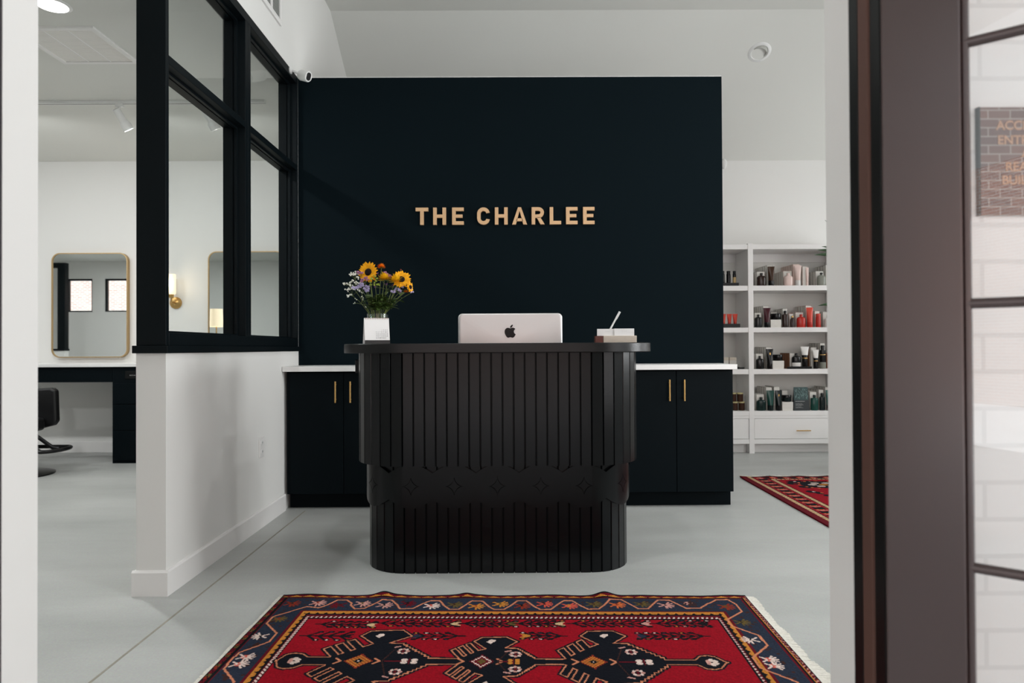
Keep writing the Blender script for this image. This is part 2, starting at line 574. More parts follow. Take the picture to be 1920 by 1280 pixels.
# open glazed door leaf
Mdoor = Matrix.Translation((0.6435, 1.172, 0)) @ Matrix(((0.777, 0.63, 0, 0), (-0.63, 0.777, 0, 0), (0, 0, 1, 0), (0, 0, 0, 1)))
dr = thing('door_1', (0.6435, 1.172, 0.0), 'open dark bronze glazed entrance door with thin muntin bars', 'door', None, 'structure')
lf = MB()
DW, SWD, TH = 0.78, 0.116, 0.036
lf.box(0, SWD, 0, TH, 0.01, 2.38, Mdoor).box(DW - SWD, DW, 0, TH, 0.01, 2.38, Mdoor)
lf.box(SWD, DW - SWD, 0, TH, 0.01, 0.24, Mdoor).box(SWD, DW - SWD, 0, TH, 2.22, 2.38, Mdoor)
lf.build('door_frame', BRONZE, dr, bevel=0.003)
bead = MB()
bead.box(SWD, SWD + 0.010, 0.006, TH - 0.006, 0.24, 2.22, Mdoor).box(DW - SWD - 0.010, DW - SWD, 0.006, TH - 0.006, 0.24, 2.22, Mdoor)
bead.build('glazing_bead', BRONZE, dr, bevel=0.003)
MB().box(SWD + 0.005, DW - SWD - 0.005, 0.014, 0.020, 0.24, 2.22, Mdoor).build('pane', DOORPANE, dr)
for z in (0.681, 1.108, 1.533, 1.958):
    pts = [Mdoor @ Vector((SWD + 0.004, 0.014, z)), Mdoor @ Vector((DW - SWD - 0.004, 0.014, z))]
    MB().tube(pts, 0.0085, 12).build('muntin', BRONZE, dr, smooth=60)
hg = MB()
for z in (0.25, 1.95):
    hg.tube([(0.640, 1.168, z), (0.640, 1.168, z + 0.11)], 0.009, 12)
hg.build('hinge', BLACK, dr, smooth=50)

# side and storefront windows (outside the frame, they let the daylight in); the one by the shelving is added for light
for nm, a, b, lab in (('window_2', wy0, wy1, 'black framed daylight window in the side wall, level with the desk'), ('window_7', wq0, wq1, 'added unseen black framed window in the side wall, nearer the shelving')):
    sw2 = thing(nm, (XR + 0.06, (a + b) / 2, wz0), lab, 'window', None, 'structure')
    q = MB()
    for y in (a, (a + b) / 2 - 0.02, b - 0.04):
        q.box(XR + 0.03, XR + 0.09, y, y + 0.04, wz0, wz1)
    q.box(XR + 0.03, XR + 0.09, a, b, wz0, wz0 + 0.04).box(XR + 0.03, XR + 0.09, a, b, wz1 - 0.04, wz1)
    q.build('window_frame', BLKTRIM, sw2)
sw3 = thing('window_5', (3.1, 1.3, 0.5), 'black framed storefront window beside the entrance', 'window', None, 'structure')
q = MB()
for x in (1.7, 2.62, 3.54, 4.46):
    q.box(x, x + 0.04, 1.30, 1.36, 0.5, 2.9)
q.box(1.7, 4.5, 1.30, 1.36, 0.5, 0.54).box(1.7, 4.5, 1.30, 1.36, 2.86, 2.9)
q.build('window_frame', BLKTRIM, sw3)

# ------------------------------------------------------------------ reception desk
DX, DYC, DYB = -0.058, 3.36, 3.68       # centre line, centre of the rounded corners, back of the desk
FLAT = 0.432                             # half width of the straight front


def desk_outline(r, step=0.051, arc=7, back=DYB, grow=0.0):
    """front outline of the desk from the back left to the back right, as plank corner points"""
    pts = []
    nb = max(2, int(round((back - DYC) / step)))
    for k in range(nb):
        pts.append((DX - FLAT - r, back - (back - DYC) * k / nb))
    for k in range(arc):
        a = rad(180 + 90 * k / arc)
        pts.append((DX - FLAT + r * math.cos(a), DYC + r * math.sin(a)))
    nf = 17
    for k in range(nf):
        pts.append((DX - FLAT + 2 * FLAT * k / nf, DYC - r))
    for k in range(arc):
        a = rad(270 + 90 * k / arc)
        pts.append((DX + FLAT + r * math.cos(a), DYC + r * math.sin(a)))
    for k in range(nb + 1):
        pts.append((DX + FLAT + r, DYC + (back - DYC) * k / nb))
    return pts


def planks(r, z0, z1, thick=0.016, gap=0.0016, groove=0.004, arc=7):
    o = desk_outline(r, arc=arc)
    mb = MB()
    for a, b in zip(o[:-1], o[1:]):
        a, b = Vector(a), Vector(b)
        d = (b - a).normalized()
        n = Vector((d.y, -d.x))          # outward
        a2, b2 = a + d * gap, b - d * gap
        poly = [a2 - n * thick, a2 - n * groove, a2 + d * groove * 0.6, b2 - d * groove * 0.6, b2 - n * groove, b2 - n * thick]
        mb.prism([tuple(p) for p in poly], z0, z1, 'z')
    return mb


desk = thing('reception_desk', (DX, 3.5, 0), 'black slatted reception desk with rounded corners and star-cut band', 'desk')
core = MB()
for r, z0, z1 in ((0.245 - 0.014, 0.503, 1.0185), (0.195 - 0.014, 0.002, 0.52)):
    o = desk_outline(r)
    inner = [(DX + FLAT + r - 0.03, DYB), (DX + FLAT + r - 0.03, DYC + 0.05), (DX + 0.40, 3.40), (DX - 0.40, 3.40), (DX - FLAT - r + 0.03, DYC + 0.05), (DX - FLAT - r + 0.03, DYB)]
    core.prism(o + inner, z0, z1, 'z')
core.build('carcass', BLACK, desk)
planks(0.245, 0.501, 1.0185).build('upper_slats', DESKP, desk)
planks(0.195, 0.0, 0.51, arc=6).build('lower_slats', DESKP, desk)
# counter: rounded front with wings along the sides
rt = 0.314
ot = desk_outline(rt, arc=16, back=3.70)
inn = [(DX + 0.50, 3.70), (DX + 0.50, 3.40), (DX - 0.50, 3.40), (DX - 0.50, 3.70)]
MB().prism(ot + inn, 1.0185, 1.062, 'z').build('counter_top', DESKT, desk, bevel=0.003, smooth=35)
MB().box(DX - 0.60, DX + 0.60, 3.40, 3.68, 0.705, 0.735).build('work_surface', DESKT, desk, bevel=0.002)
MB().box(-0.768, -0.736, 3.40, 3.44, 0.918, 0.985).build('bag_hook', BLACK, desk, bevel=0.003)

# scalloped band with four-pointed star cut-outs wrapped round the lower tier
PITCH, ZC = 0.1995, 0.404
RB = 0.195
s_flat = FLAT
arc_len = RB * math.pi / 2


def band_xy(s, out):
    r = RB + out
    if abs(s) <= s_flat:
        return (DX + s, DYC - r)
    k = (abs(s) - s_flat)
    sg = 1 if s > 0 else -1
    if k <= arc_len:
        a = k / RB
        return (DX + sg * (FLAT + r * math.sin(a)), DYC - r * math.cos(a))
    return (DX + sg * (FLAT + r), DYC + (k - arc_len))


def lobe(s):
    u = ((s / PITCH + 0.5) % 1.0 - 0.5) * 2          # -1..1, 0 at a star
    return 0.060 + 0.043 * (1 - abs(u) ** 1.7)


def star(s, k=1.0):
    u = abs(((s / PITCH + 0.5) % 1.0 - 0.5) * PITCH) / (0.045 * k)
    if u >= 1:
        return 0.0
    return 0.050 * k * (1 - math.sqrt(max(0.0, 1 - (1 - u) ** 2)))


bm_ = MB()
smax = s_flat + arc_len + 0.30
N = 1100
ss = [-smax + 2 * smax * i / N for i in range(N + 1)]
OUT, INN = 0.0150, -0.001


def quad_strip(sa, sb, za, zb):
    """solid strip between s = sa and sb; za, zb = (low, high) at each end"""
    if za[1] - za[0] < 1e-5 and zb[1] - zb[0] < 1e-5:
        return
    p = []
    for o in (INN, OUT):
        for s, z in ((sa, za[0]), (sb, zb[0]), (sb, zb[1]), (sa, za[1])):
            x, y = band_xy(s, o)
            p.append((x, y, z))
    bm_.add(p, [(4, 5, 6, 7), (0, 1, 5, 4), (2, 3, 7, 6)])


for a, b in zip(ss[:-1], ss[1:]):
    la, lb, ta, tb = lobe(a), lobe(b), star(a), star(b)
    quad_strip(a, b, (ZC - la, ZC - ta), (ZC - lb, ZC - tb))
    quad_strip(a, b, (ZC + ta, ZC + la), (ZC + tb, ZC + lb))
    # the star itself is an inlay set in the opening with a narrow groove all round
    ia, ib = star(a, 0.86), star(b, 0.86)
    quad_strip(a, b, (ZC - ia, ZC + ia), (ZC - ib, ZC + ib))
bm_.build('star_band', DESKP, desk, smooth=30)

# ------------------------------------------------------------------ gold wall lettering
YL = YB - 0.022
SW = 0.205


def arc_pts(cx, cy, rx, ry, a0, a1, n=14):
    return [(cx + rx * math.cos(rad(a0 + (a1 - a0) * k / n)), cy + ry * math.sin(rad(a0 + (a1 - a0) * k / n))) for k in range(n + 1)]


def letter_polys(ch):
    """strokes in a unit-height box: (width, [polygons])"""
    s = SW
    R = lambda x0, y0, x1, y1: [(x0, y0), (x1, y0), (x1, y1), (x0, y1)]
    if ch == 'T':
        return [R(0, 1 - s, 0.73, 1), R(0.365 - s / 2, 0, 0.365 + s / 2, 1 - s)]
    if ch == 'H':
        return [R(0, 0, s, 1), R(0.745 - s, 0, 0.745, 1), R(s, 0.5 - s * 0.47, 0.745 - s, 0.5 + s * 0.47)]
    if ch == 'E':
        return [R(0, 0, s, 1), R(s, 0, 0.67, s * 0.97), R(s, 1 - s * 0.97, 0.67, 1), R(s, 0.5 - s * 0.45, 0.60, 0.5 + s * 0.45)]
    if ch == 'L':
        return [R(0, 0, s, 1), R(s, 0, 0.66, s * 0.97)]
    if ch == 'A':
        return [[(0, 0), (s * 1.06, 0), (0.43, 0.80), (0.43, 1), (0.34, 1)], [(0.43, 0.80), (0.86 - s * 1.06, 0), (0.86, 0), (0.52, 1), (0.43, 1)],
                [(0.225, 0.19), (0.635, 0.19), (0.575, 0.355), (0.285, 0.355)]]
    if ch == 'C':
        o = arc_pts(0.375, 0.63, 0.375, 0.37, 20, 180) + arc_pts(0.375, 0.37, 0.375, 0.37, 180, 340)
        i = arc_pts(0.375, 0.37, 0.375 - s, 0.37 - s, 340, 180) + arc_pts(0.375, 0.63, 0.375 - s, 0.37 - s, 180, 20)
        o[0], o[-1] = (0.745, 0.70), (0.745, 0.30)
        i[0], i[-1] = (0.535, 0.335), (0.535, 0.665)
        return [('strip', o, i[::-1])]
    if ch == 'R':
        o = [(s, 1)] + arc_pts(0.40, 0.69, 0.32, 0.31, 90, -90) + [(s, 0.38)]
        i = [(s, 1 - s)] + arc_pts(0.40, 0.69, 0.32 - s, 0.31 - s, 90, -90) + [(s, 0.38 + s * 0.95)]
        return [R(0, 0, s, 1), ('strip', o, i), [(0.29, 0.40), (0.52, 0), (0.76, 0), (0.50, 0.42)]]


letters = [('T', 97, 216, 'first of the three in the short word'), ('H', 263, 385, 'middle of the short word'), ('E', 443, 553, 'ending the short word'),
           ('C', 680, 800, 'starting the long word'), ('H', 848, 970, 'after the C in the long word'), ('A', 1012, 1153, 'in the middle of the long word'),
           ('R', 1197, 1320, 'after the A in the long word'), ('L', 1368, 1476, 'after the R in the long word'), ('E', 1523, 1632, 'directly after the L'), ('E', 1685, 1793, 'ending the long word')]
base_z = W(948, 420.6, YL).z
cap_h = 32.3 / FPX * YL
for ch, a, b, where in letters:
    x0, x1 = W(760 + a / 5.053, 405, YL).x, W(760 + b / 5.053, 405, YL).x
    polys = letter_polys(ch)
    wmax = max(p[0] for q in polys for p in ((q[1] + q[2]) if q[0] == 'strip' else q))
    sx = (x1 - x0) / wmax
    mb = MB()
    for q in polys:
        if q[0] == 'strip':
            o, i = q[1], q[2]
            for k in range(len(o) - 1):
                mb.prism([(x0 + p[0] * sx, base_z + p[1] * cap_h) for p in (o[k], o[k + 1], i[k + 1], i[k])], YL, YB, 'y')
        else:
            mb.prism([(x0 + p[0] * sx, base_z + p[1] * cap_h) for p in q], YL, YB, 'y')
    lo = mb.build('letter', GOLD, None, origin=((x0 + x1) / 2, YB, base_z))
    tag(lo, 'gold letter %s on the black wall, %s' % (ch, where), 'letter', 'gold letters of the wall name')

# ------------------------------------------------------------------ black cabinets under a white top
bounds = [-1.432 + 2.87 * k / 8 for k in range(9)]
places = ['beside the white partition', 'second from the white partition', 'mostly hidden behind the desk', 'at the free end of the row']
for i in range(4):
    a, b = bounds[2 * i], bounds[2 * i + 2]
    if i == 0:
        a = -1.445
    if i == 3:
        b = 1.452
    cbt = thing('base_cabinet', ((a + b) / 2, 4.57, 0), 'black two-door cabinet with brass pulls, %s' % places[i], 'cabinet', 'black cabinets below the black wall')
    MB().box(a, b, 4.438, YB - 0.003, 0.10, 0.8945).box(a, b, 4.50, YB - 0.003, 0.0, 0.10).build('body', BLKCAB, cbt, bevel=0.001)
    for k in range(2):
        d0, d1 = bounds[2 * i + k] + 0.002, bounds[2 * i + k + 1] - 0.002
        if i == 0 and k == 0:
            d0 = -1.418
        if i == 3 and k == 1:
            d1 = 1.440
        dd = MB().box(d0, d1, 4.418, 4.438, 0.104, 0.885).build('door', BLKCAB, cbt, bevel=0.0015)
        hx = d1 - 0.046 if k == 0 else d0 + 0.046
        hz0, hz1 = 0.693, 0.830
        MB().tube([(hx, 4.396, hz0), (hx, 4.396, hz1)], 0.0055, 10).tube([(hx, 4.418, hz0 + 0.02), (hx, 4.396, hz0 + 0.02)], 0.004, 8).tube([(hx, 4.418, hz1 - 0.02), (hx, 4.396, hz1 - 0.02)], 0.004, 8).build('handle', BRASS, dd, smooth=50)
ct = MB().box(-1.4555, 1.463, 4.378, YB - 0.001, 0.8945, 0.927).build('countertop', QUARTZ, None, origin=(0, 4.55, 0.8945), bevel=0.002)
tag(ct, 'long white stone countertop over the black cabinets', 'countertop')

# ------------------------------------------------------------------ things on the desk
ZT = 1.062
# desktop computer seen from the back
YM = 3.455
imc = thing('desktop_computer', (0.005, YM + 0.06, 0.735), 'silver all-in-one computer seen from behind on the black desk', 'computer')
ALU = mat('anodised_aluminium', rgb(206, 203, 202), 0.42, metal=0.80, spec=0.4, bump=0.01, bscale=500)
hw, zt_, zb_ = 0.264, 1.2155, 0.872
front = rrect(0.005, (zt_ + zb_) / 2, hw, (zt_ - zb_) / 2, 0.022, 7)
mb = MB()
rings = []
cxm, czm = 0.005, (zt_ + zb_) / 2
hhm = (zt_ - zb_) / 2
n = len(front)
rings.append([(p[0], YM + 0.022, p[1]) for p in front])
rings.append([(p[0], YM + 0.010, p[1]) for p in front])
for k in range(1, 30):
    sc_ = 1 - (k / 30) ** 1.6
    row = []
    for p in front:
        x, z = (p[0] - cxm) * sc_, (p[1] - czm) * sc_
        e_ = min(1.0, (1 - sc_) / 0.05)
        dep = 0.010 - 0.008 * math.sqrt(e_ * (2 - e_)) - 0.017 * (1 - min(1, abs(x / hw)) ** 2.2) * (1 - min(1, abs(z / hhm)) ** 2.6)
        row.append((cxm + x, YM + dep, czm + z))
    rings.append(row)
vs = [p for r in rings for p in r]
fs = [tuple(range(n))]
for i in range(len(rings) - 1):
    for k in range(n):
        fs.append((i * n + k, i * n + (k + 1) % n, (i + 1) * n + (k + 1) % n, (i + 1) * n + k))
fs.append(tuple((len(rings) - 1) * n + k for k in range(n)))
mb.add(vs, fs)
mb.build('display_shell', ALU, imc, smooth=40)
MB().prism(rrect(0.005, czm, hw - 0.003, (zt_ - zb_) / 2 - 0.003, 0.02, 7), YM + 0.022, YM + 0.025, 'y').build('screen', BLACK, imc)
stand = MB()
stand.prism([(YM - 0.026, 0.98), (YM - 0.022, 0.98), (YM + 0.075, 0.742), (YM + 0.068, 0.742)], -0.09, 0.10, 'x')
stand.box(-0.09, 0.10, YM - 0.04, YM + 0.15, 0.735, 0.742)
stand.build('stand', ALU, imc, bevel=0.001)


def svg_path(d):
    """absolute/relative m c s q l path to a list of closed outlines"""
    import re
    tk = re.findall(r'[a-zA-Z]|-?\d*\.?\d+', d)
    i, cur, out, sub, cmd, prev = 0, (0, 0), [], [], '', None

    def num(k):
        nonlocal i
        v = [float(x) for x in tk[i:i + k]]
        i += k
        return v
    while i < len(tk):
        if tk[i].isalpha():
            cmd = tk[i]
            i += 1
            if cmd in 'zZ':
                out.append(sub)
                cur = sub[0]
                sub = []
                continue
        rel = cmd.islower()
        c = cmd.lower()
        ox, oy = cur if rel else (0, 0)
        if c == 'm':
            x, y = num(2)
            cur = (ox + x, oy + y)
            sub = [cur]
            cmd = 'l' if rel else 'L'
        elif c == 'l':
            x, y = num(2)
            cur = (ox + x, oy + y)
            sub.append(cur)
        elif c in 'cs':
            if c == 'c':
                a, b, p, q, x, y = num(6)
                c1 = (ox + a, oy + b)
            else:
                p, q, x, y = num(4)
                c1 = (2 * cur[0] - prev[0], 2 * cur[1] - prev[1]) if prev else cur
            c2, e = (ox + p, oy + q), (ox + x, oy + y)
            for k in range(1, 9):
                t_ = k / 8
                u_ = 1 - t_
                sub.append(tuple(u_ ** 3 * cur[j] + 3 * u_ * u_ * t_ * c1[j] + 3 * u_ * t_ * t_ * c2[j] + t_ ** 3 * e[j] for j in (0, 1)))
            prev, cur = c2, e
    return out


fruit = svg_path('M318.7 268.7c-.2 -36.7 16.4 -64.4 50 -84.8c-18.8 -26.9 -47.2 -41.7 -84.7 -44.6c-35.5 -2.8 -74.3 20.7 -88.5 20.7c-15 0 -49.4 -19.7 -76.4 -19.7C63.3 141.2 4 184.8 4 273.5'
                 'c0 26.2 4.8 53.3 14.4 81.2c12.8 36.7 59 126.7 107.2 125.2c25.2 -.6 43 -17.9 75.8 -17.9c31.8 0 48.3 17.9 76.4 17.9c48.6 -.7 90.4 -82.5 102.6 -119.3c-65.2 -30.7 -61.7 -90 -61.7 -91.9z'
                 'm-56.6 -164.2c27.3 -32.4 24.8 -61.9 24 -72.5c-24.1 1.4 -52 16.4 -67.9 34.9c-17.5 19.8 -27.8 44.3 -25.6 71.9c26.1 2 49.9 -11.4 69.5 -34.3z')
fruit[1] = fruit[1] if len(fruit) > 1 else []
lc = W(956.5, 620.5, YM - 0.03)
lh = 24.5 / FPX * YM
mb = MB()
for o in fruit:
    if not o:
        continue
    if o is fruit[1]:
        o = [(x + 0.0, y) for x, y in o]
    mb.prism([(lc.x + (x - 192) / 448 * lh, lc.z - (y - 256) / 448 * lh) for x, y in o][::-1], YM - 0.0155, YM - 0.004, 'y')
mb.build('fruit_mark', mat('glossy_black_mark', (0.003, 0.003, 0.0035, 1), 0.25, spec=0.18, bump=0.01), imc)

# tear-off desk calendar on its easel
pc = W(708, 645, 3.165)
Mc = Matrix.Translation((pc.x, 3.165, ZT)) @ Matrix.Rotation(rad(20), 4, 'Z')
cal = thing('desk_calendar', (pc.x, 3.165, ZT), 'small white spiral desk calendar in front of the flower vase', 'calendar')
PAPER = mat('white_paper', rgb(232, 231, 230), 0.7, spec=0.1, bump=0.01)
tl = Matrix.Rotation(rad(-14), 4, 'X')
tb = Matrix.Rotation(rad(20), 4, 'X')
cw, chh = 0.0575, 0.124
Mf = Mc @ tl
MB().box(-cw, cw, -0.001, 0.004, 0.016, chh, Mf).build('pages', PAPER, cal)
MB().box(-cw, cw, -0.003, 0.005, 0.0, 0.017, Mf).build('base_strip', mat('charcoal_card', rgb(58, 56, 56), 0.6, spec=0.2, bump=0.01), cal)
top_pt = Mf @ Vector((0, 0.003, chh))
bk = MB()
p1, p2 = Mf @ Vector((-cw, 0.004, chh)), Mf @ Vector((cw, 0.004, chh))
bdir = Mc.to_3x3() @ Vector((0, 1, 0))
b1, b2 = Vector((p1.x, p1.y, ZT)) + bdir * 0.036, Vector((p2.x, p2.y, ZT)) + bdir * 0.036
th_ = bdir * 0.003
bk.add([p1, p2, b2, b1, p1 + th_, p2 + th_, b2 + th_, b1 + th_], [(0, 1, 2, 3), (7, 6, 5, 4), (0, 4, 5, 1), (1, 5, 6, 2), (2, 6, 7, 3), (3, 7, 4, 0)])
bk.build('easel_flap', PAPER, cal)
sp_ = MB()
for k in range(14):
    x = -cw + 0.006 + (2 * cw - 0.012) * k / 13
    pts = [Mf @ Vector((x, 0.002 + 0.005 * math.cos(a), chh - 0.002 + 0.005 * math.sin(a))) for a in [2 * math.pi * j / 8 for j in range(8)]]
    sp_.tube(pts, 0.0009, 5, closed=True)
sp_.build('spiral_binding', mat('copper_wire', rgb(150, 105, 80), 0.35, metal=0.8, bump=0.01), cal)
gr = MB()
Mtx = Mf @ Matrix.Translation((0, -0.0013, 0)) @ UPRIGHT
dn = 1
for r_ in range(5):
    for c_ in range(7):
        if (r_ == 0 and c_ < 3) or dn > 31:
            continue
        q = text_mb(str(dn), 0.0058, Mtx @ Matrix.Translation((-0.004 + c_ * 0.0085, 0.066 - r_ * 0.0095, 0)))
        gr.add(q.v, q.f)
        dn += 1
gr.build('date_print', mat('grey_print', rgb(120, 118, 118), 0.7, spec=0.1, bump=0.01), cal)

# vase of water
YV = 3.33
pv = W(708, 640, YV)
vase = thing('vase', (pv.x, YV, ZT), 'clear glass cylinder vase holding the flowers, behind the white calendar', 'vase')
VR, VH = 0.051, 0.147
vm = MB()
vm.lathe([(VR, 0.0), (VR, VH), (VR - 0.003, VH), (VR - 0.003, 0.008)], (pv.x, YV, ZT), 32)
vm.build('glass_body', glass_mat('vase_glass', (0.90, 0.94, 0.93, 1), 1.45), vase, smooth=40)
MB().lathe([(VR - 0.0035, 0.0085), (VR - 0.0035, 0.10)], (pv.x, YV, ZT), 32).build('water', glass_mat('vase_water', (0.75, 0.82, 0.78, 1), 1.2), vase, smooth=40)

# flowers: every stem is a thing of its own
random.seed(7)
STEM = mat('flower_stem_green', rgb(104, 116, 56), 0.6, var=0.25, bscale=40)
LEAF = mat('flower_leaf_green', rgb(86, 112, 50), 0.55, var=0.3, bscale=60)
LEAFD = mat('dark_leaf_green', rgb(58, 82, 40), 0.55, var=0.3, bscale=60)
PETY = mat('sunflower_yellow', rgb(246, 172, 22), 0.6, spec=0.2, var=0.15, bscale=90)
PETO = mat('marigold_orange', rgb(238, 126, 16), 0.6, spec=0.2, var=0.15, bscale=90)
PETM = mat('chrysanthemum_yellow', rgb(240, 190, 30), 0.6, spec=0.2, var=0.2, bscale=90)
LILA = mat('statice_lilac', rgb(192, 182, 220), 0.7, spec=0.2, var=0.15, bscale=120)
MAUV = mat('mauve_blossom', rgb(176, 122, 152), 0.7, spec=0.2, var=0.2, bscale=120)
PURP = mat('purple_blossom', rgb(120, 74, 130), 0.7, spec=0.2, var=0.2, bscale=120)
WHTF = mat('white_blossom', rgb(236, 236, 226), 0.7, spec=0.2, var=0.05, bscale=120)
BERR = mat('green_berry', rgb(158, 176, 60), 0.4, spec=0.5, var=0.1, bscale=90)
SEED = mat('sunflower_seed_head', rgb(28, 16, 9), 0.85, spec=0.2, bump=0.5, bscale=400)
RUST = mat('rust_bud', rgb(150, 72, 52), 0.6, spec=0.2, var=0.2, bscale=100)


def fpt(x, y, dy=0.0):
    """point of the bouquet: crop pixel (7.11 per photo pixel) at the bouquet's depth"""
    return W(630 + x / 7.11, 480 + y / 7.11, YV) + Vector((0, dy, 0))


def stem_path(tip, n=7):
    """from the tip down into the mouth of the vase and to the vase's foot"""
    base = Vector((pv.x + random.uniform(-0.032, 0.032), YV + random.uniform(-0.025, 0.025), ZT + 0.012))
    mouth = Vector((pv.x + max(-0.040, min(0.040, (tip.x - pv.x) * 0.45)) + random.uniform(-0.004, 0.004), YV + (tip.y - YV) * 0.4, ZT + VH + 0.004))
    pts = [base, (base + mouth) / 2, mouth]
    for k in range(1, n + 1):
        t_ = k / n
        a = mouth.lerp(tip, t_)
        a.z += 0.010 * math.sin(math.pi * t_)
        pts.append(a)
    return pts


def leaf(mb, p, d, L, w, droop=0.3):
    """a small folded pointed leaf from p along d"""
    d = Vector(d).normalized()
    s = d.cross(Vector((0, 0, 1)))
    if s.length < 0.1:
        s = Vector((1, 0, 0))
    s.normalize()
    u = s.cross(d).normalized()
    rows = []
    for k in range(6):
        t_ = k / 5
        c = Vector(p) + d * (L * t_) - Vector((0, 0, 1)) * (droop * L * t_ * t_)
        ww = w * math.sin(math.pi * min(1, t_ * 0.92 + 0.06)) ** 0.8
        rows += [c - s * ww + u * ww * 0.3, c, c + s * ww + u * ww * 0.3]
    fs = []
    for k in range(5):
        o = 3 * k
        fs += [(o, o + 1, o + 4, o + 3), (o + 1, o + 2, o + 5, o + 4)]
    mb.add(rows, fs)


def stem_of(parent, tip, r=0.0016, leaves=0, lm=None, L=0.03):
    pts = stem_path(tip)
    MB().tube(pts, r, 6).build('stem', STEM, parent, smooth=60)
    if leaves:
        lb = MB()
        for k in range(leaves):
            i = random.randint(3, len(pts) - 2)
            p = pts[i].lerp(pts[i + 1], random.random())
            a = random.uniform(0, 2 * math.pi)
            leaf(lb, p, (math.cos(a), math.sin(a) - 0.4, random.uniform(0.1, 0.9)), L * random.uniform(0.7, 1.3), L * random.uniform(0.28, 0.42))
        lb.build('leaves', lm or LEAF, parent, smooth=60)


def petal_head(parent, c, facing, R, r_in, n, m, name='petals', layers=2, wfac=1.25, curl=0.25):
    f = Vector(facing).normalized()
    a = f.cross(Vector((0, 0, 1))).normalized()
    b = a.cross(f).normalized()
    mb = MB()
    for ly in range(layers):
        for k in range(n):
            th = 2 * math.pi * (k + 0.5 * ly) / n + random.uniform(-0.08, 0.08)
            rd = a * math.cos(th) + b * math.sin(th)
            tg = f.cross(rd)
            RR = R * random.uniform(0.86, 1.05) * (1 - 0.12 * ly)
            w = math.pi * RR / n * wfac * 0.6
            lift = random.uniform(-0.1, curl) + 0.25 * ly
            rows = []
            for j in range(5):
                t_ = j / 4
                cc = c + rd * (r_in + (RR - r_in) * t_) + f * ((RR - r_in) * lift * t_ * (1 - 0.4 * t_) + 0.001 * ly)
                ww = w * (0.55 + 0.9 * t_) * (1 - t_ ** 3)
                rows += [cc - tg * ww + f * ww * 0.2, cc, cc + tg * ww + f * ww * 0.2]
            fs = []
            for j in range(4):
                o = 3 * j
                fs += [(o, o + 1, o + 4, o + 3), (o + 1, o + 2, o + 5, o + 4)]
            mb.add(rows, fs)
    return mb.build(name, m, parent, smooth=70)


def flower(name, tip, label, cat, group=None):
    return thing(name, (pv.x, YV, ZT + 0.012), label, cat, group)


def sunflower(x, y, R, facing, label):
    c = fpt(x, y, -0.045)
    t_ = flower('sunflower', c, label, 'flower', 'sunflowers in the vase')
    stem_of(t_, c + Vector((0, 0.015, -0.004)), 0.0030, 3, LEAF, 0.045)
    f = Vector(facing).normalized()
    petal_head(t_, c, f, R, R * 0.20, 19, PETY, layers=2, wfac=1.55)
    q = f.to_track_quat('Z', 'Y').to_matrix().to_4x4()
    Mh = Matrix.Translation(c) @ q
    MB().lathe([(R * 0.30, -0.003), (R * 0.32, 0.004), (R * 0.27, 0.009), (R * 0.15, 0.011), (0.001, 0.0105)], (0, 0, 0), 20, M=Mh).build('seed_head', SEED, t_, smooth=60)
    MB().lathe([(0.003, -0.014), (R * 0.3, -0.008), (R * 0.46, -0.003)], (0, 0, 0), 16, M=Mh).build('calyx', LEAFD, t_, smooth=60)
    return t_


sunflower(458, 228, 0.056, (-0.22, -0.85, 0.10), 'large sunflower at the top of the bouquet, near the white sprays')
sunflower(893, 325, 0.050, (0.15, -0.85, 0.35), 'sunflower on the outer side of the bouquet, below the rust buds')
sunflower(1000, 425, 0.030, (0.9, -0.35, 0.1), 'small sunflower turned sideways at the edge of the bouquet')


def pompon(name, x, y, R, m, label, cat='flower', group=None, dy=-0.05, n=14, flat=0.8):
    c = fpt(x, y, dy)
    t_ = flower(name, c, label, cat, group)
    stem_of(t_, c, 0.0016, 1, LEAF, 0.03)
    mb = MB()
    for k in range(5):
        for j in range(n - 2 * k):
            th = 2 * math.pi * (j + 0.4 * k) / (n - 2 * k)
            el = rad(-15 + 22 * k)
            d = Vector((math.cos(th) * math.cos(el), math.sin(th) * math.cos(el), math.sin(el) * flat))
            leaf(mb, c + d * R * 0.2, d, R * random.uniform(0.75, 1.0), R * 0.2, droop=-0.1)
    mb.build('petals', m, t_, smooth=70)
    return t_


pompon('marigold', 615, 160, 0.020, PETO, 'orange marigold at the very top of the bouquet', dy=-0.02, flat=0.6)
pompon('chrysanthemum', 670, 325, 0.033, PETM, 'yellow chrysanthemum in the middle of the bouquet above the leaves', group='yellow chrysanthemums in the vase')
pompon('chrysanthemum', 815, 350, 0.034, PETM, 'yellow chrysanthemum tucked under the outer sunflower', group='yellow chrysanthemums in the vase')
pompon('marigold', 943, 485, 0.013, PETO, 'small orange marigold low at the outer edge of the bouquet', dy=-0.03)


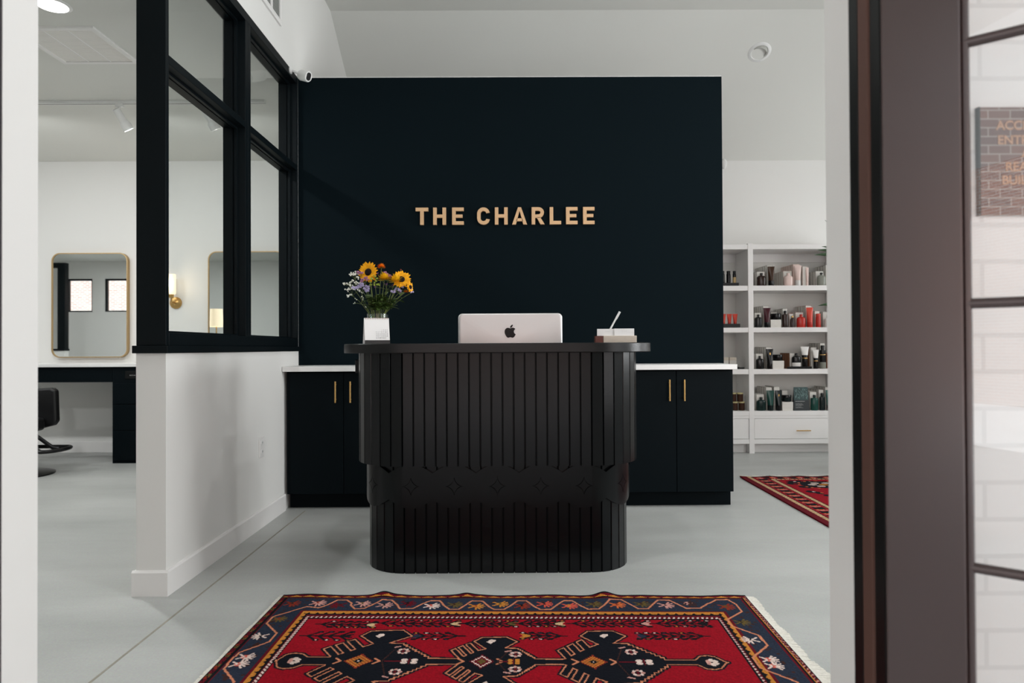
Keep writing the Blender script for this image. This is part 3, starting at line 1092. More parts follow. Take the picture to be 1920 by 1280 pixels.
def spray(name, spots, m, label, group=None, r=0.004, per=6, spread=0.014, dy=-0.045, cat='flower', s=(1, 1, 0.8), leaves=1):
    c = fpt(sum(p[0] for p in spots) / len(spots), sum(p[1] for p in spots) / len(spots), dy * 0.6)
    t_ = flower(name, c, label, cat, group)
    stem_of(t_, c + Vector((0, 0, -0.02)), 0.0012, leaves, LEAF, 0.028)
    br, bl = MB(), MB()
    for x, y in spots:
        p = fpt(x, y, dy + random.uniform(-0.012, 0.012))
        br.tube([c + Vector((0, 0, -0.021)), (c + p) / 2 + Vector((0, 0, -0.008)), p], 0.0007, 5)
        for k in range(per):
            o = Vector((random.uniform(-1, 1), random.uniform(-1, 1), random.uniform(-0.8, 0.8))) * spread
            rr = r * random.uniform(0.7, 1.2)
            # a floret: a knot of tiny cupped petals
            for j in range(4):
                th = 2 * math.pi * j / 4 + k
                bl.ball(p + o + Vector((math.cos(th) * rr * 0.6, -0.2 * rr, math.sin(th) * rr * 0.6)), rr * 0.62, 6, 4, s)
            br.tube([p, p + o], 0.0005, 4)
    br.build('branches', STEM, t_, smooth=60)
    bl.build('blossoms', m, t_, smooth=70)
    return t_


spray('statice', [(450, 430), (430, 460), (380, 400), (340, 420), (290, 430)], LILA, 'pale lilac statice below the large sunflower', 'lilac statice sprigs', 0.0062, 6, 0.010)
spray('statice', [(790, 480), (830, 445), (870, 460), (890, 410)], LILA, 'pale lilac statice below the yellow chrysanthemums', 'lilac statice sprigs', 0.005, 5, 0.008)
spray('statice', [(980, 415), (1005, 445), (1030, 480)], LILA, 'pale lilac statice at the far outer edge of the bouquet', 'lilac statice sprigs', 0.0045, 4, 0.006)
spray('yarrow', [(350, 245), (395, 250), (375, 240)], MAUV, 'mauve sprig across the large sunflower petals', 'mauve sprigs in the vase', 0.004, 5, 0.007, dy=-0.075)
spray('yarrow', [(400, 330), (430, 300), (455, 330), (380, 345)], MAUV, 'mauve sprig just below the large sunflower', 'mauve sprigs in the vase', 0.004, 5, 0.007, dy=-0.07)
spray('yarrow', [(680, 235), (700, 250), (740, 280)], MAUV, 'mauve sprig between the marigold and the outer sunflower', 'mauve sprigs in the vase', 0.004, 6, 0.006)
spray('aster', [(775, 405), (690, 390), (560, 430), (875, 500), (585, 250)], PURP, 'scattered small purple flowers among the green', None, 0.003, 3, 0.006)
spray('gypsophila', [(240, 245), (275, 260), (300, 235), (215, 262), (320, 300)], WHTF, 'white gypsophila sprig beside the large sunflower', 'white gypsophila sprigs', 0.0036, 6, 0.008)
spray('gypsophila', [(190, 370), (240, 345), (290, 365), (330, 375), (145, 390), (230, 395)], WHTF, 'white gypsophila sprig level with the lilac statice', 'white gypsophila sprigs', 0.0036, 6, 0.008)
spray('gypsophila', [(170, 465), (215, 520), (225, 445), (260, 440), (200, 540), (330, 475)], WHTF, 'white gypsophila sprig hanging lowest at the side', 'white gypsophila sprigs', 0.0036, 5, 0.007)
spray('gypsophila', [(370, 500), (375, 550), (385, 580), (265, 635), (435, 685), (300, 580)], WHTF, 'sparse white gypsophila sprig close above the vase', 'white gypsophila sprigs', 0.0022, 3, 0.006)
spray('hypericum', [(545, 290), (520, 330), (570, 310), (500, 360), (560, 360), (590, 385), (610, 395), (495, 390), (540, 400)], BERR, 'sprig of green berries in the centre of the bouquet', None, 0.0042, 2, 0.005, dy=-0.07, cat='berries')
spray('gomphrena', [(875, 190), (890, 235), (855, 220), (870, 260)], RUST, 'sprig of rust red buds rising above the outer sunflower', None, 0.003, 2, 0.003, dy=-0.02)
# greenery
for i, (x, y, nl, lm) in enumerate([(520, 560, 9, LEAF), (600, 520, 9, LEAFD), (700, 560, 9, LEAF), (800, 600, 8, LEAFD), (430, 560, 8, LEAFD), (640, 640, 8, LEAF), (760, 690, 7, LEAF), (560, 690, 7, LEAF)]):
    c = fpt(x, y, random.uniform(-0.05, 0.0))
    t_ = flower('foliage_stem', c, 'leafy green filler stem among the bouquet flowers', 'greenery', 'green filler stems')
    stem_of(t_, c, 0.0018, nl + 9, lm, 0.046)

# card holder, cards, pen and little plant
YH = 3.245
hb = W(1130, 645, YH)
hx0, hx1 = W(1115.5, 640, YH).x, W(1192.5, 640, YH).x
hold = thing('card_holder', ((hx0 + hx1) / 2, YH, ZT), 'pale wooden card holder with a dark red end, on the desk', 'card holder')
xs = W(1130.5, 640, YH).x
zk = ZT + 0.033
MB().box(xs, hx1, YH - 0.02, YH + 0.03, ZT, zk).build('pale_block', mat('pale_maple', rgb(196, 184, 170), 0.55, var=0.06, bscale=30, stretch=(1, 8, 8)), hold, bevel=0.0015)
MB().box(hx0, xs - 0.0005, YH - 0.018, YH + 0.03, ZT, zk - 0.001).build('dark_end', mat('dark_red_wood', rgb(92, 46, 36), 0.5, var=0.15, bscale=30, stretch=(1, 8, 8)), hold, bevel=0.0015)
for i, (a, b, y0, ht, lab, n) in enumerate([(1119.5, 1158, YH - 0.006, 0.033, 'stack of plain white cards standing in the holder, behind the pen', 1), (1151, 1188, YH - 0.014, 0.034, 'stack of printed white cards standing in the holder, by the plant', 2)]):
    x0, x1 = W(a, 640, YH).x, W(b, 640, YH).x
    cs = thing('card_stack', ((x0 + x1) / 2, y0, zk), lab, 'cards', 'card stacks in the wooden holder')
    st = MB()
    for k in range(5):
        dx = random.uniform(-0.0006, 0.0006)
        st.box(x0 + dx, x1 + dx, y0 + 0.0012 * k, y0 + 0.0012 * k + 0.0009, zk, zk + ht)
    st.build('cards', PAPER, cs)
    q = text_mb('- - -  - - - -', 0.0055, Matrix.Translation(((x0 + x1) / 2, y0 - 0.0004, zk + ht * 0.66)) @ UPRIGHT)
    q.build('faint_print', MATS['grey_print'], cs)
pen = thing('pen', (W(1143, 640, YH).x, YH + 0.012, zk - 0.004), 'white ballpoint pen leaning up out of the card holder', 'pen')
pa, pb = W(1142.5, 620, YH + 0.012), W(1162, 584, YH + 0.012)
pd = (pb - pa)
MB().tube([pa, pa + pd * 0.7], 0.0042, 12).build('barrel', WHITEPL, pen, smooth=50)
MB().tube([pa + pd * 0.7, pb], 0.0046, 12).tube([pa + pd * 0.62 + Vector((0.004, -0.004, -0.002)), pb + Vector((0.004, -0.004, -0.002))], 0.0014, 6).build('cap', WHITEPL, pen, smooth=50)
pl = thing('succulent', (W(1172, 640, YH).x, YH + 0.016, zk), 'tiny green succulent behind the printed cards', 'plant')
q = MB()
pc2 = W(1172, 621, YH + 0.018)
for k in range(26):
    a = random.uniform(0, 2 * math.pi)
    leaf(q, pc2 + Vector((random.uniform(-0.014, 0.014), random.uniform(-0.006, 0.006), 0)), (math.cos(a), math.sin(a), random.uniform(0.2, 1.0)), 0.014, 0.0028, -0.2)
q.build('leaves', mat('succulent_green', rgb(104, 108, 66), 0.6, var=0.3, bscale=200), pl, smooth=60)
MB().box(pc2.x - 0.016, pc2.x + 0.016, YH + 0.009, YH + 0.026, zk - 0.001, pc2.z + 0.003).build('planter', mat('brown_planter', rgb(96, 70, 52), 0.7, var=0.1, bscale=60), pl, bevel=0.002)

# ------------------------------------------------------------------ wall fittings in the reception
# security camera
pk = Vector((XP1, 4.56, 2.905))
sc1 = thing('security_camera', tuple(pk), 'small white security camera at the corner above the black wall', 'camera')
MB().lathe([(0.024, 0), (0.024, 0.008), (0.012, 0.014)], (0, 0, 0), 16, M=Matrix.Translation(pk) @ Matrix.Rotation(rad(90), 4, 'Y')).build('mount', WHITEPL, sc1, smooth=50)
hd = W(571, 142, 4.56)
ax = Vector((0.80, -0.50, -0.34)).normalized()
qm = Matrix.Translation(hd) @ ax.to_track_quat('Z', 'Y').to_matrix().to_4x4()
MB().tube([pk + Vector((0.012, 0, 0)), hd - ax * 0.02], 0.008, 10).build('arm', WHITEPL, sc1, smooth=50)
MB().lathe([(0.012, -0.054), (0.028, -0.050), (0.036, -0.03), (0.037, 0.036), (0.034, 0.042)], (0, 0, 0), 24, M=qm, sx=0.82).build('housing', WHITEPL, sc1, smooth=50)
MB().prism(rrect(0, 0, 0.017, 0.026, 0.016, 6), 0.0415, 0.0435, 'z', M=qm).build('lens_window', BLACK, sc1)
# wall register above the screen
vt = thing('wall_vent', (XP1, 4.0, 3.1), 'white louvred air register high on the white upper wall', 'vent')
vy0, vy1, vz0, vz1 = 3.62, 4.365, 3.108, 3.50
vf = MB()
vf.box(XP1, XP1 + 0.012, vy0, vy1, vz0, vz0 + 0.032).box(XP1, XP1 + 0.012, vy0, vy1, vz1 - 0.032, vz1)
vf.box(XP1, XP1 + 0.012, vy0, vy0 + 0.032, vz0 + 0.032, vz1 - 0.032).box(XP1, XP1 + 0.012, vy1 - 0.032, vy1, vz0 + 0.032, vz1 - 0.032)
vf.box(XP1, XP1 + 0.011, 4.175, 4.20, vz0 + 0.032, vz1 - 0.032)
vf.build('frame', TRIMW, vt, bevel=0.002)
ls = MB()
k = vz0 + 0.036
while k < vz1 - 0.04:
    ls.add([(XP1 + 0.001, vy0 + 0.03, k + 0.009), (XP1 + 0.001, vy1 - 0.03, k + 0.009), (XP1 + 0.009, vy1 - 0.03, k), (XP1 + 0.009, vy0 + 0.03, k),
            (XP1 + 0.001, vy0 + 0.03, k + 0.011), (XP1 + 0.001, vy1 - 0.03, k + 0.011), (XP1 + 0.009, vy1 - 0.03, k + 0.002), (XP1 + 0.009, vy0 + 0.03, k + 0.002)],
           [(0, 1, 2, 3), (7, 6, 5, 4), (0, 4, 5, 1), (1, 5, 6, 2), (2, 6, 7, 3), (3, 7, 4, 0)])
    k += 0.0125
ls.build('louvres', mat('grey_louvre_paint', rgb(206, 206, 204), 0.5, bump=0.01), vt)
MB().box(XP1 + 0.0002, XP1 + 0.0012, vy0 + 0.03, vy1 - 0.03, vz0 + 0.03, vz1 - 0.03).build('backing_plate', MATS['grey_louvre_paint'], vt)
# power outlet on the partition
ol = thing('wall_outlet', (XP1, 4.015, 0.41), 'white power outlet plate on the low partition wall', 'outlet')
MB().box(XP1, XP1 + 0.006, 3.978, 4.054, 0.407, 0.525).build('plate', TRIMW, ol, bevel=0.003)
for z in (0.440, 0.492):
    s_ = MB().prism(rrect(4.016, z, 0.016, 0.014, 0.008), XP1 + 0.006, XP1 + 0.0085, 'x').build('socket', WHITEPL, ol)
    MB().box(XP1 + 0.0084, XP1 + 0.0090, 4.009, 4.011, z - 0.005, z + 0.006).box(XP1 + 0.0084, XP1 + 0.0090, 4.021, 4.023, z - 0.005, z + 0.006).build('slots', BLACK, s_)
# motion sensor by the far wall's top
ms = MB().lathe([(0.030, 0), (0.034, 0.012), (0.030, 0.026), (0.016, 0.036), (0.001, 0.038)], (0, 0, 0), 20,
                M=Matrix.Translation((2.228, YF, 2.93)) @ Matrix.Rotation(rad(90), 4, 'X') @ Matrix.Diagonal((0.9, 1.6, 1, 1))).build('motion_sensor', WHITEPL, None, origin=(2.228, YF, 2.93), smooth=50)
tag(ms, 'small white oval sensor on the far wall beside the black wall', 'sensor')
# gimbal downlight in the slope
nrm = Vector((0, -slope, -1)).normalized()
d_ = W(1424, 98, 1.0) - Vector((0, 0, EYE))                  # where that line of sight meets the slope
pg = Vector((0, 0, EYE)) + d_ * ((zr + slope * YF - EYE) / (d_.z + slope))
Mg = Matrix.Translation(pg) @ nrm.to_track_quat('Z', 'Y').to_matrix().to_4x4()
gl = thing('recessed_downlight', tuple(pg), 'unlit white tilting downlight in the sloped ceiling', 'ceiling light')
MB().lathe([(0.070, -0.05), (0.070, 0.000), (0.074, 0.007), (0.096, 0.004), (0.100, 0.0), (0.098, -0.002)], (0, 0, 0), 40, M=Mg).build('trim_ring', WHITEPL, gl, smooth=40)
Mi = Mg @ Matrix.Rotation(rad(22), 4, 'X') @ Matrix.Rotation(rad(-14), 4, 'Y')
MB().lathe([(0.062, -0.045), (0.066, 0.004), (0.060, 0.005), (0.050, -0.038), (0.0502, -0.045)], (0, 0, 0), 32, M=Mi).build('gimbal_cup', mat('grey_reflector', rgb(190, 190, 184), 0.35, spec=0.5, bump=0.01), gl, smooth=40)
MB().lathe([(0.049, -0.040), (0.049, -0.034), (0.03, -0.031), (0.001, -0.030)], (0, 0, 0), 28, M=Mi).build('lamp_lens', mat('grey_lens', rgb(150, 152, 150), 0.4, bump=0.02), gl, smooth=40)

# ------------------------------------------------------------------ open shelving on the far wall
YSF = 6.65
shv = thing('shelving_unit', (2.36, 6.84, 0), 'white built-in shelving with open shelves above drawers, on the far wall', 'shelves')
bays = [(1.458, 2.333), (2.383, 3.258)]
stl = [(1.408, 1.458), (2.333, 2.383), (3.258, 3.308)]
levels = [(1.635, 1.5865), (1.226, 1.179), (0.820, 0.771)]
for a, b in stl:
    MB().box(a, b, YSF - 0.004, YF - 0.002, 0.0, 2.048).build('upright', TRIMW, shv, bevel=0.0015)
for a, b in bays:
    MB().box(a, b, YSF, YF - 0.002, 1.991, 2.038).build('top_board', TRIMW, shv, bevel=0.0015)
    for z1, z0 in levels:
        MB().box(a, b, YSF, YF - 0.012, z0, z1).build('shelf', TRIMW, shv, bevel=0.0015)
    MB().box(a, b, YSF - 0.003, YF - 0.012, 0.367, 0.4125).build('shelf', TRIMW, shv, bevel=0.0015)
    MB().box(a, b, YF - 0.012, YF - 0.002, 0.35, 1.991).build('back_panel', mat('shelf_back_paint', rgb(232, 231, 226), 0.6, spec=0.3, bump=0.02), shv)
    MB().box(a, b, YF - 0.03, YF - 0.012, 1.905, 1.991).build('nailer_rail', TRIMW, shv)
    MB().box(a, b, YSF, YSF + 0.02, 0.340, 0.367).box(a, b, YSF, YSF + 0.02, 0.094, 0.139).build('face_rail', TRIMW, shv)
    MB().box(a, b, YSF + 0.09, YSF + 0.108, 0.0, 0.094).build('toe_kick', TRIMW, shv)
    dwr = MB().box(a + 0.003, b - 0.003, YSF + 0.001, YSF + 0.36, 0.1415, 0.3375).build('drawer', TRIMW, shv, bevel=0.0015)
    xh0 = a + (W(1490, 640, YSF).x - 2.383)
    xh1 = a + (W(1516.5, 640, YSF).x - 2.383)
    zz = W(1500, 806.5, YSF).z
    MB().tube([(xh0, YSF - 0.028, zz), (xh1, YSF - 0.028, zz)], 0.0055, 10).tube([(xh0 + 0.02, YSF, zz), (xh0 + 0.02, YSF - 0.028, zz)], 0.004, 8).tube([(xh1 - 0.02, YSF, zz), (xh1 - 0.02, YSF - 0.028, zz)], 0.004, 8).build('handle', BRASS, dwr, smooth=50)

# products; positions read off the photo at the depth where they stand
PWHITE = mat('carton_white', rgb(216, 213, 206), 0.6, spec=0.2, bump=0.01)
PPINK = mat('carton_pale_pink', rgb(222, 203, 194), 0.6, spec=0.2, bump=0.01)
EDGE_D = mat('carton_dark_edge', rgb(66, 56, 46), 0.6, spec=0.2, bump=0.01)
EDGE_R = mat('carton_red_edge', rgb(150, 60, 44), 0.6, spec=0.2, bump=0.01)
EDGE_P = mat('carton_pink_edge', rgb(196, 164, 150), 0.6, spec=0.2, bump=0.01)
EDGE_A = mat('carton_amber_side', rgb(122, 68, 26), 0.5, spec=0.3, bump=0.01)
DEEP = {'amber': rgb(38, 20, 12), 'black': rgb(14, 14, 15), 'plum': rgb(66, 26, 34), 'bronze': rgb(60, 38, 24), 'red': rgb(180, 44, 34), 'pink': rgb(220, 196, 188),
        'green': rgb(16, 64, 56), 'bottle green': rgb(10, 36, 34), 'dark green': rgb(12, 26, 26), 'teal': rgb(30, 92, 84), 'grey': rgb(128, 130, 120), 'white': rgb(216, 214, 210), 'cocoa': rgb(64, 40, 30), 'coral': rgb(204, 72, 56)}


def pm(c):
    return mat('glossy_' + c.replace(' ', '_'), DEEP[c], 0.22, spec=0.32, bump=0.01)


def sx_(c, Y, py=640):
    return W(c, py, Y).x


def carton_row(shelf_z, org, x0, x1, topy, basey, n, label, edge=EDGE_D, face=PWHITE, depth=0.056, Y0=6.72, side=None, scale=12.0, group=None):
    """n equal cartons one behind another, the front one at Y0"""
    a, b = sx_(org[0] + x0 / scale, Y0), sx_(org[0] + x1 / scale, Y0)
    h = (basey - topy) / scale / FPX * Y0
    n = min(n, max(1, int((YF - 0.02 - Y0) / (depth + 0.004))))
    w = b - a
    order = ['front', 'second', 'third', 'fourth', 'fifth', 'sixth']
    c0 = thing('carton', ((a + b) / 2, Y0 + depth / 2, shelf_z), '', 'box')
    e = 0.0022
    MB().box(a, b, Y0, Y0 + depth, shelf_z, shelf_z + h).build('body', edge, c0, bevel=0.0008, seg=1)
    pn = MB()
    pn.box(a + e, b - e, Y0 - 0.0007, Y0 + 0.0005, shelf_z + e, shelf_z + h - e)
    pn.box(a + e, b - e, Y0 + e, Y0 + depth - e, shelf_z + h - 0.0005, shelf_z + h + 0.0006)
    pn.build('front_panel', face, c0)
    MB().box(a - 0.0007, a + 0.0005, Y0 + e, Y0 + depth - e, shelf_z + e, shelf_z + h - e).build('side_panel', side or face, c0)
    MB().box(b - 0.0005, b + 0.0007, Y0 + e, Y0 + depth - e, shelf_z + e, shelf_z + h - e).build('side_panel', side or face, c0)
    for k in range(n):
        o = c0 if k == 0 else copy_tree(c0)
        o.location = (c0.location.x, Y0 + depth / 2 + k * (depth + 0.004), shelf_z)
        if n == 1:
            tag(o, '%s' % label, 'box', group or 'product cartons on the shelves')
        else:
            tag(o, '%s carton of the row %s' % (order[k], label), 'box', group or 'product cartons on the shelves')


def bottle(shelf_z, org, x0, x1, topy, basey, col, label, neck=0.3, sh=0.30, cap='black', Y=6.69, scale=12.0, flat=0.55, lower=None, band=None):
    a, b = sx_(org[0] + x0 / scale, Y), sx_(org[0] + x1 / scale, Y)
    h = (basey - topy) / scale / FPX * Y
    r, c = (b - a) / 2, (a + b) / 2
    t_ = thing('bottle', (c, Y, shelf_z), label, 'bottle', 'product bottles on the shelves')
    hn = h * 0.80
    hs = h * (1 - sh)
    pf = [(r * 0.90, 0.0), (r, 0.006), (r, hs - 0.01)]
    for k in range(1, 6):
        a_ = rad(90 * k / 5)
        pf.append((r * neck + (r - r * neck) * math.cos(a_) if k < 5 else r * neck, hs - 0.01 + (hn - hs + 0.01) * math.sin(a_)))
    pf.append((r * neck, h * 0.86))
    MB().lathe(pf, (c, Y, shelf_z), 28, sy=flat).build('body', pm(col), t_, smooth=50)
    MB().lathe([(r * neck * 1.12, h * 0.86), (r * neck * 1.12, h - 0.003), (r * neck * 0.9, h)], (c, Y, shelf_z), 20, sy=max(flat, 0.8)).build('cap', pm(cap), t_, smooth=50)
    if lower:
        MB().lathe([(r * 0.915, -0.0), (r * 1.012, 0.006), (r * 1.012, h * lower[1])], (c, Y, shelf_z), 28, sy=flat).build('lower_fade', pm(lower[0]), t_, smooth=50)
    if band:
        MB().lathe([(r * 0.98, 0), (r * 1.02, 0.001), (r * 1.02, 0.007), (r * 0.98, 0.008)], (c, Y, shelf_z + h * band), 28, sy=flat).build('gold_band', BRASS, t_, smooth=50)
    return t_


def tube_pack(shelf_z, org, x0, x1, topy, basey, col, label, capcol='black', capf=0.27, wb=0.72, Y=6.685, scale=12.0, topcol=None, band=None, mark=False):
    a, b = sx_(org[0] + x0 / scale, Y), sx_(org[0] + x1 / scale, Y)
    h = (basey - topy) / scale / FPX * Y
    c, w2 = (a + b) / 2, (b - a) / 2
    rb = w2 * wb
    hc = h * capf
    t_ = thing('cosmetic_tube', (c, Y, shelf_z), label, 'tube', 'product tubes on the shelves')

    def loft(z0, z1, m, nm):
        vs, fs, n_ = [], [], 24
        rows = 8
        for i in range(rows + 1):
            z = z0 + (z1 - z0) * i / rows
            q = max(0.0, (z - hc) / (h - hc))
            rx, ry = rb * 0.94 + (w2 - rb * 0.94) * q, rb * 0.94 * (1 - q ** 1.1) + 0.0022
            for k in range(n_):
                an = 2 * math.pi * k / n_
                vs.append((c + rx * math.cos(an), Y + ry * math.sin(an), shelf_z + z))
        for i in range(rows):
            for k in range(n_):
                fs.append((i * n_ + k, i * n_ + (k + 1) % n_, (i + 1) * n_ + (k + 1) % n_, (i + 1) * n_ + k))
        fs.append(tuple(range(n_)))
        fs.append(tuple(rows * n_ + k for k in range(n_)))
        MB().add(vs, fs).build(nm, m, t_, smooth=60)
    if topcol:
        zm = hc + (h - hc) * 0.30
        loft(hc, zm, pm(col), 'body')
        loft(zm, h, pm(topcol), 'pale_top')
    else:
        loft(hc, h, pm(col), 'body')
    MB().box(c - w2, c + w2, Y - 0.0016, Y + 0.0016, shelf_z + h - 0.006, shelf_z + h).build('crimped_end', pm(topcol or col), t_)
    MB().lathe([(rb * 0.95, 0), (rb, 0.002), (rb, hc - 0.001), (rb * 0.92, hc)], (c, Y, shelf_z), 24).build('cap', pm(capcol), t_, smooth=50)
    if band:
        MB().lathe([(rb * 0.98, 0), (rb * 1.03, 0.001), (rb * 1.03, 0.009), (rb * 0.98, 0.010)], (c, Y, shelf_z + hc), 24).build('gold_band', BRASS, t_, smooth=50)
    if mark:
        MB().lathe([(0.009, 0), (0.009, 0.002)], (0, 0, 0), 10, M=Matrix.Translation((c, Y - rb * 0.42, shelf_z + h * 0.76)) @ Matrix.Rotation(rad(90), 4, 'X') @ Matrix.Diagonal((0.7, 1.4, 1, 1))).build('gold_mark', BRASS, t_)
    return t_


def jar(shelf_z, x0, x1, h, col, label, Y=6.72, lidcol='black', lidf=0.35, lidm=None):
    c, r = (x0 + x1) / 2, (x1 - x0) / 2
    t_ = thing('jar', (c, Y, shelf_z), label, 'jar', 'product jars on the shelves')
    hl = h * (1 - lidf)
    MB().lathe([(r * 0.88, 0), (r * 0.96, 0.004), (r * 0.96, hl)], (c, Y, shelf_z), 28).build('body', pm(col), t_, smooth=50)
    MB().lathe([(r, hl + 0.0005), (r, h - 0.003), (r * 0.95, h)], (c, Y, shelf_z), 28).build('lid', lidm or pm(lidcol), t_, smooth=50)


def white_riser(shelf_z, org, x0, x1, topy, basey, label, Y=6.67):
    a, b = sx_(org[0] + x0 / 12, Y), sx_(org[0] + x1 / 12, Y)
    h = (basey - topy) / 12 / FPX * Y
    t_ = thing('display_box', ((a + b) / 2, Y + 0.06, shelf_z), label, 'box', 'square white boxes under the jars')
    MB().box(a, b, Y, Y + 0.125, shelf_z, shelf_z + h * 0.72).build('base', PWHITE, t_, bevel=0.0012)
    MB().box(a - 0.0008, b + 0.0008, Y - 0.0008, Y + 0.1258, shelf_z + h * 0.3, shelf_z + h).build('lid', PWHITE, t_, bevel=0.0012)
    return a, b, h


Z1, Z2, Z3, Z4 = 1.635, 1.226, 0.820, 0.4125
# top shelf
O1 = (1400, 460)
carton_row(Z1, O1, 240, 420, 600, 930, 3, 'behind the amber bottle on the top shelf')
bottle(Z1, O1, 245, 440, 640, 930, 'amber', 'dark amber bottle with black neck, first on the top shelf')
carton_row(Z1, O1, 465, 600, 455, 930, 5, 'behind the bronze tube on the top shelf')
tube_pack(Z1, O1, 480, 645, 492, 930, 'bronze', 'brown bronze tube on the top shelf beside the amber bottle')
carton_row(Z1, O1, 835, 1030, 590, 930, 5, 'behind the pale pink bottle', EDGE_P, PWHITE)
bottle(Z1, O1, 850, 1048, 640, 930, 'pink', 'pale pink bottle on the top shelf', cap='pink')
carton_row(Z1, O1, 1055, 1210, 440, 930, 5, 'behind the wide pale pink tube', EDGE_P, PPINK)
tube_pack(Z1, O1, 1085, 1245, 475, 930, 'pink', 'wide pale pink tube on the top shelf', 'white')
carton_row(Z1, O1, 1270, 1380, 490, 930, 2, 'behind the slim pink tube', EDGE_P, PWHITE)
tube_pack(Z1, O1, 1335, 1410, 520, 930, 'pink', 'slim pale pink tube on the top shelf', 'pink', 0.2)
carton_row(Z1, O1, 1560, 1745, 595, 930, 3, 'behind the grey glass bottle', EDGE_D)
bottle(Z1, O1, 1600, 1790, 635, 930, 'grey', 'grey glass bottle on the top shelf under the palm leaves')
carton_row(Z1, O1, 1790, 1930, 455, 930, 5, 'at the end of the top shelf', EDGE_D, Y0=6.73)
# second shelf
O2 = (1400, 560)
carton_row(Z2, O2, 185, 335, 330, 668, 1, 'white carton behind the black bottle on the second shelf')
bottle(Z2, O2, 188, 345, 372, 668, 'black', 'black bottle first on the second shelf')
carton_row(Z2, O2, 370, 510, 178, 668, 5, 'behind the plum tube')
tube_pack(Z2, O2, 380, 545, 225, 668, 'plum', 'plum tube with black cap on the second shelf')
carton_row(Z2, O2, 545, 690, 310, 668, 1, 'white carton standing behind the second shelf jar', Y0=6.82)
a, b, h = white_riser(Z2, O2, 545, 780, 490, 668, 'square white box on the second shelf, a black jar on it')
jar(Z2 + h, sx_(1400 + 540 / 12, 6.72), sx_(1400 + 775 / 12, 6.72), 138 / 12 / FPX * 6.72, 'black', 'wide black jar on the square white box, second shelf')
carton_row(Z2, O2, 812, 920, 240, 668, 4, 'behind the slim black bottle')
bottle(Z2, O2, 805, 935, 290, 668, 'amber', 'slim blackish amber bottle in the middle of the second shelf', 0.44, 0.2)
carton_row(Z2, O2, 960, 1055, 355, 668, 2, 'behind the gold-topped dropper bottle', EDGE_R)
dp = bottle(Z2, O2, 985, 1080, 405, 668, 'amber', 'little dark dropper bottle with a gold top, second shelf', 0.46, 0.34)
bpy.data.objects[dp.children[1].name].data.materials[0] = BRASS
carton_row(Z2, O2, 1100, 1280, 325, 668, 2, 'behind the red bottle', EDGE_R)
bottle(Z2, O2, 1130, 1325, 372, 668, 'red', 'round-shouldered red bottle on the second shelf', cap='red')
carton_row(Z2, O2, 1330, 1465, 175, 668, 4, 'behind the tall red tube', EDGE_R)
tube_pack(Z2, O2, 1345, 1500, 220, 668, 'coral', 'tall bright red tube on the second shelf', 'red', 0.25, 0.78)
carton_row(Z2, O2, 1535, 1650, 297, 668, 2, 'behind the slim red bottle', EDGE_R)
bottle(Z2, O2, 1560, 1670, 360, 668, 'red', 'slim red bottle with straight sides on the second shelf', 0.85, 0.33, 'coral', flat=0.8)
carton_row(Z2, O2, 1715, 1850, 315, 668, 2, 'behind the white bottle', EDGE_D)
bottle(Z2, O2, 1760, 1900, 400, 668, 'white', 'white bottle at the end of the second shelf', cap='white')
# third shelf
O3 = (1400, 640)
carton_row(Z3, O3, 205, 370, 300, 645, 2, 'behind the black bottle on the third shelf')
bottle(Z3, O3, 205, 380, 350, 645, 'black', 'glossy black bottle first on the third shelf')
carton_row(Z3, O3, 430, 565, 155, 645, 5, 'behind the black tube on the third shelf')
tube_pack(Z3, O3, 435, 595, 195, 645, 'black', 'black tube with a gold mark on the third shelf', mark=True)
a, b, h = white_riser(Z3, O3, 580, 835, 460, 645, 'square white box on the third shelf, a black jar on it')
jar(Z3 + h, sx_(1400 + 585 / 12, 6.72), sx_(1400 + 800 / 12, 6.72), 138 / 12 / FPX * 6.72, 'black', 'wide black jar on the square white box, third shelf')
carton_row(Z3, O3, 960, 1078, 292, 645, 4, 'with amber sides, middle of the third shelf', EDGE_D, side=EDGE_A)
tray = thing('display_tray', (sx_(1500, 6.7), 6.69, Z3), 'low black tray on the third shelf under the two-tone bottle', 'tray', 'black display trays')
xa, xb = sx_(1400 + 958 / 12, 6.66), sx_(1400 + 1460 / 12, 6.66)
MB().box(xa, xb, 6.658, 6.712, Z3, Z3 + 0.021).build('base', BLACK, tray, bevel=0.001)
MB().box(xa, xb, 6.656, 6.6595, Z3, Z3 + 0.024).build('front_lip', BLACK, tray, bevel=0.001)
bottle(Z3 + 0.0215, O3, 1015, 1215, 290, 592, 'black', 'black bottle fading to white at its foot, on the black tray', lower=('white', 0.30))
tube_pack(Z3 + 0.0215, O3, 1210, 1400, 140, 590, 'black', 'large tube, white above and black below, on the black tray', 'black', 0.40, 0.62, topcol='white', band=True)
carton_row(Z3, O3, 1398, 1445, 165, 645, 2, 'of narrow amber boxes on the third shelf', EDGE_D, face=EDGE_A, side=EDGE_A, Y0=6.75)
carton_row(Z3, O3, 1440, 1570, 165, 645, 2, 'behind the smaller two-tone tube', EDGE_D)
tube_pack(Z3, O3, 1480, 1620, 215, 645, 'black', 'smaller tube, white above and black below, third shelf', 'black', 0.38, 0.66, topcol='white', band=True)
carton_row(Z3, O3, 1645, 1760, 70, 645, 4, 'behind the tall two-tone bottle', EDGE_D)
bottle(Z3, O3, 1638, 1775, 120, 645, 'black', 'tall black bottle fading to white at the foot, third shelf', 0.55, 0.16, lower=('grey', 0.28), band=0.58, flat=0.8)
carton_row(Z3, O3, 1790, 1900, 290, 645, 2, 'of amber boxes at the end of the third shelf', EDGE_D, face=EDGE_A, side=EDGE_A, Y0=6.76)
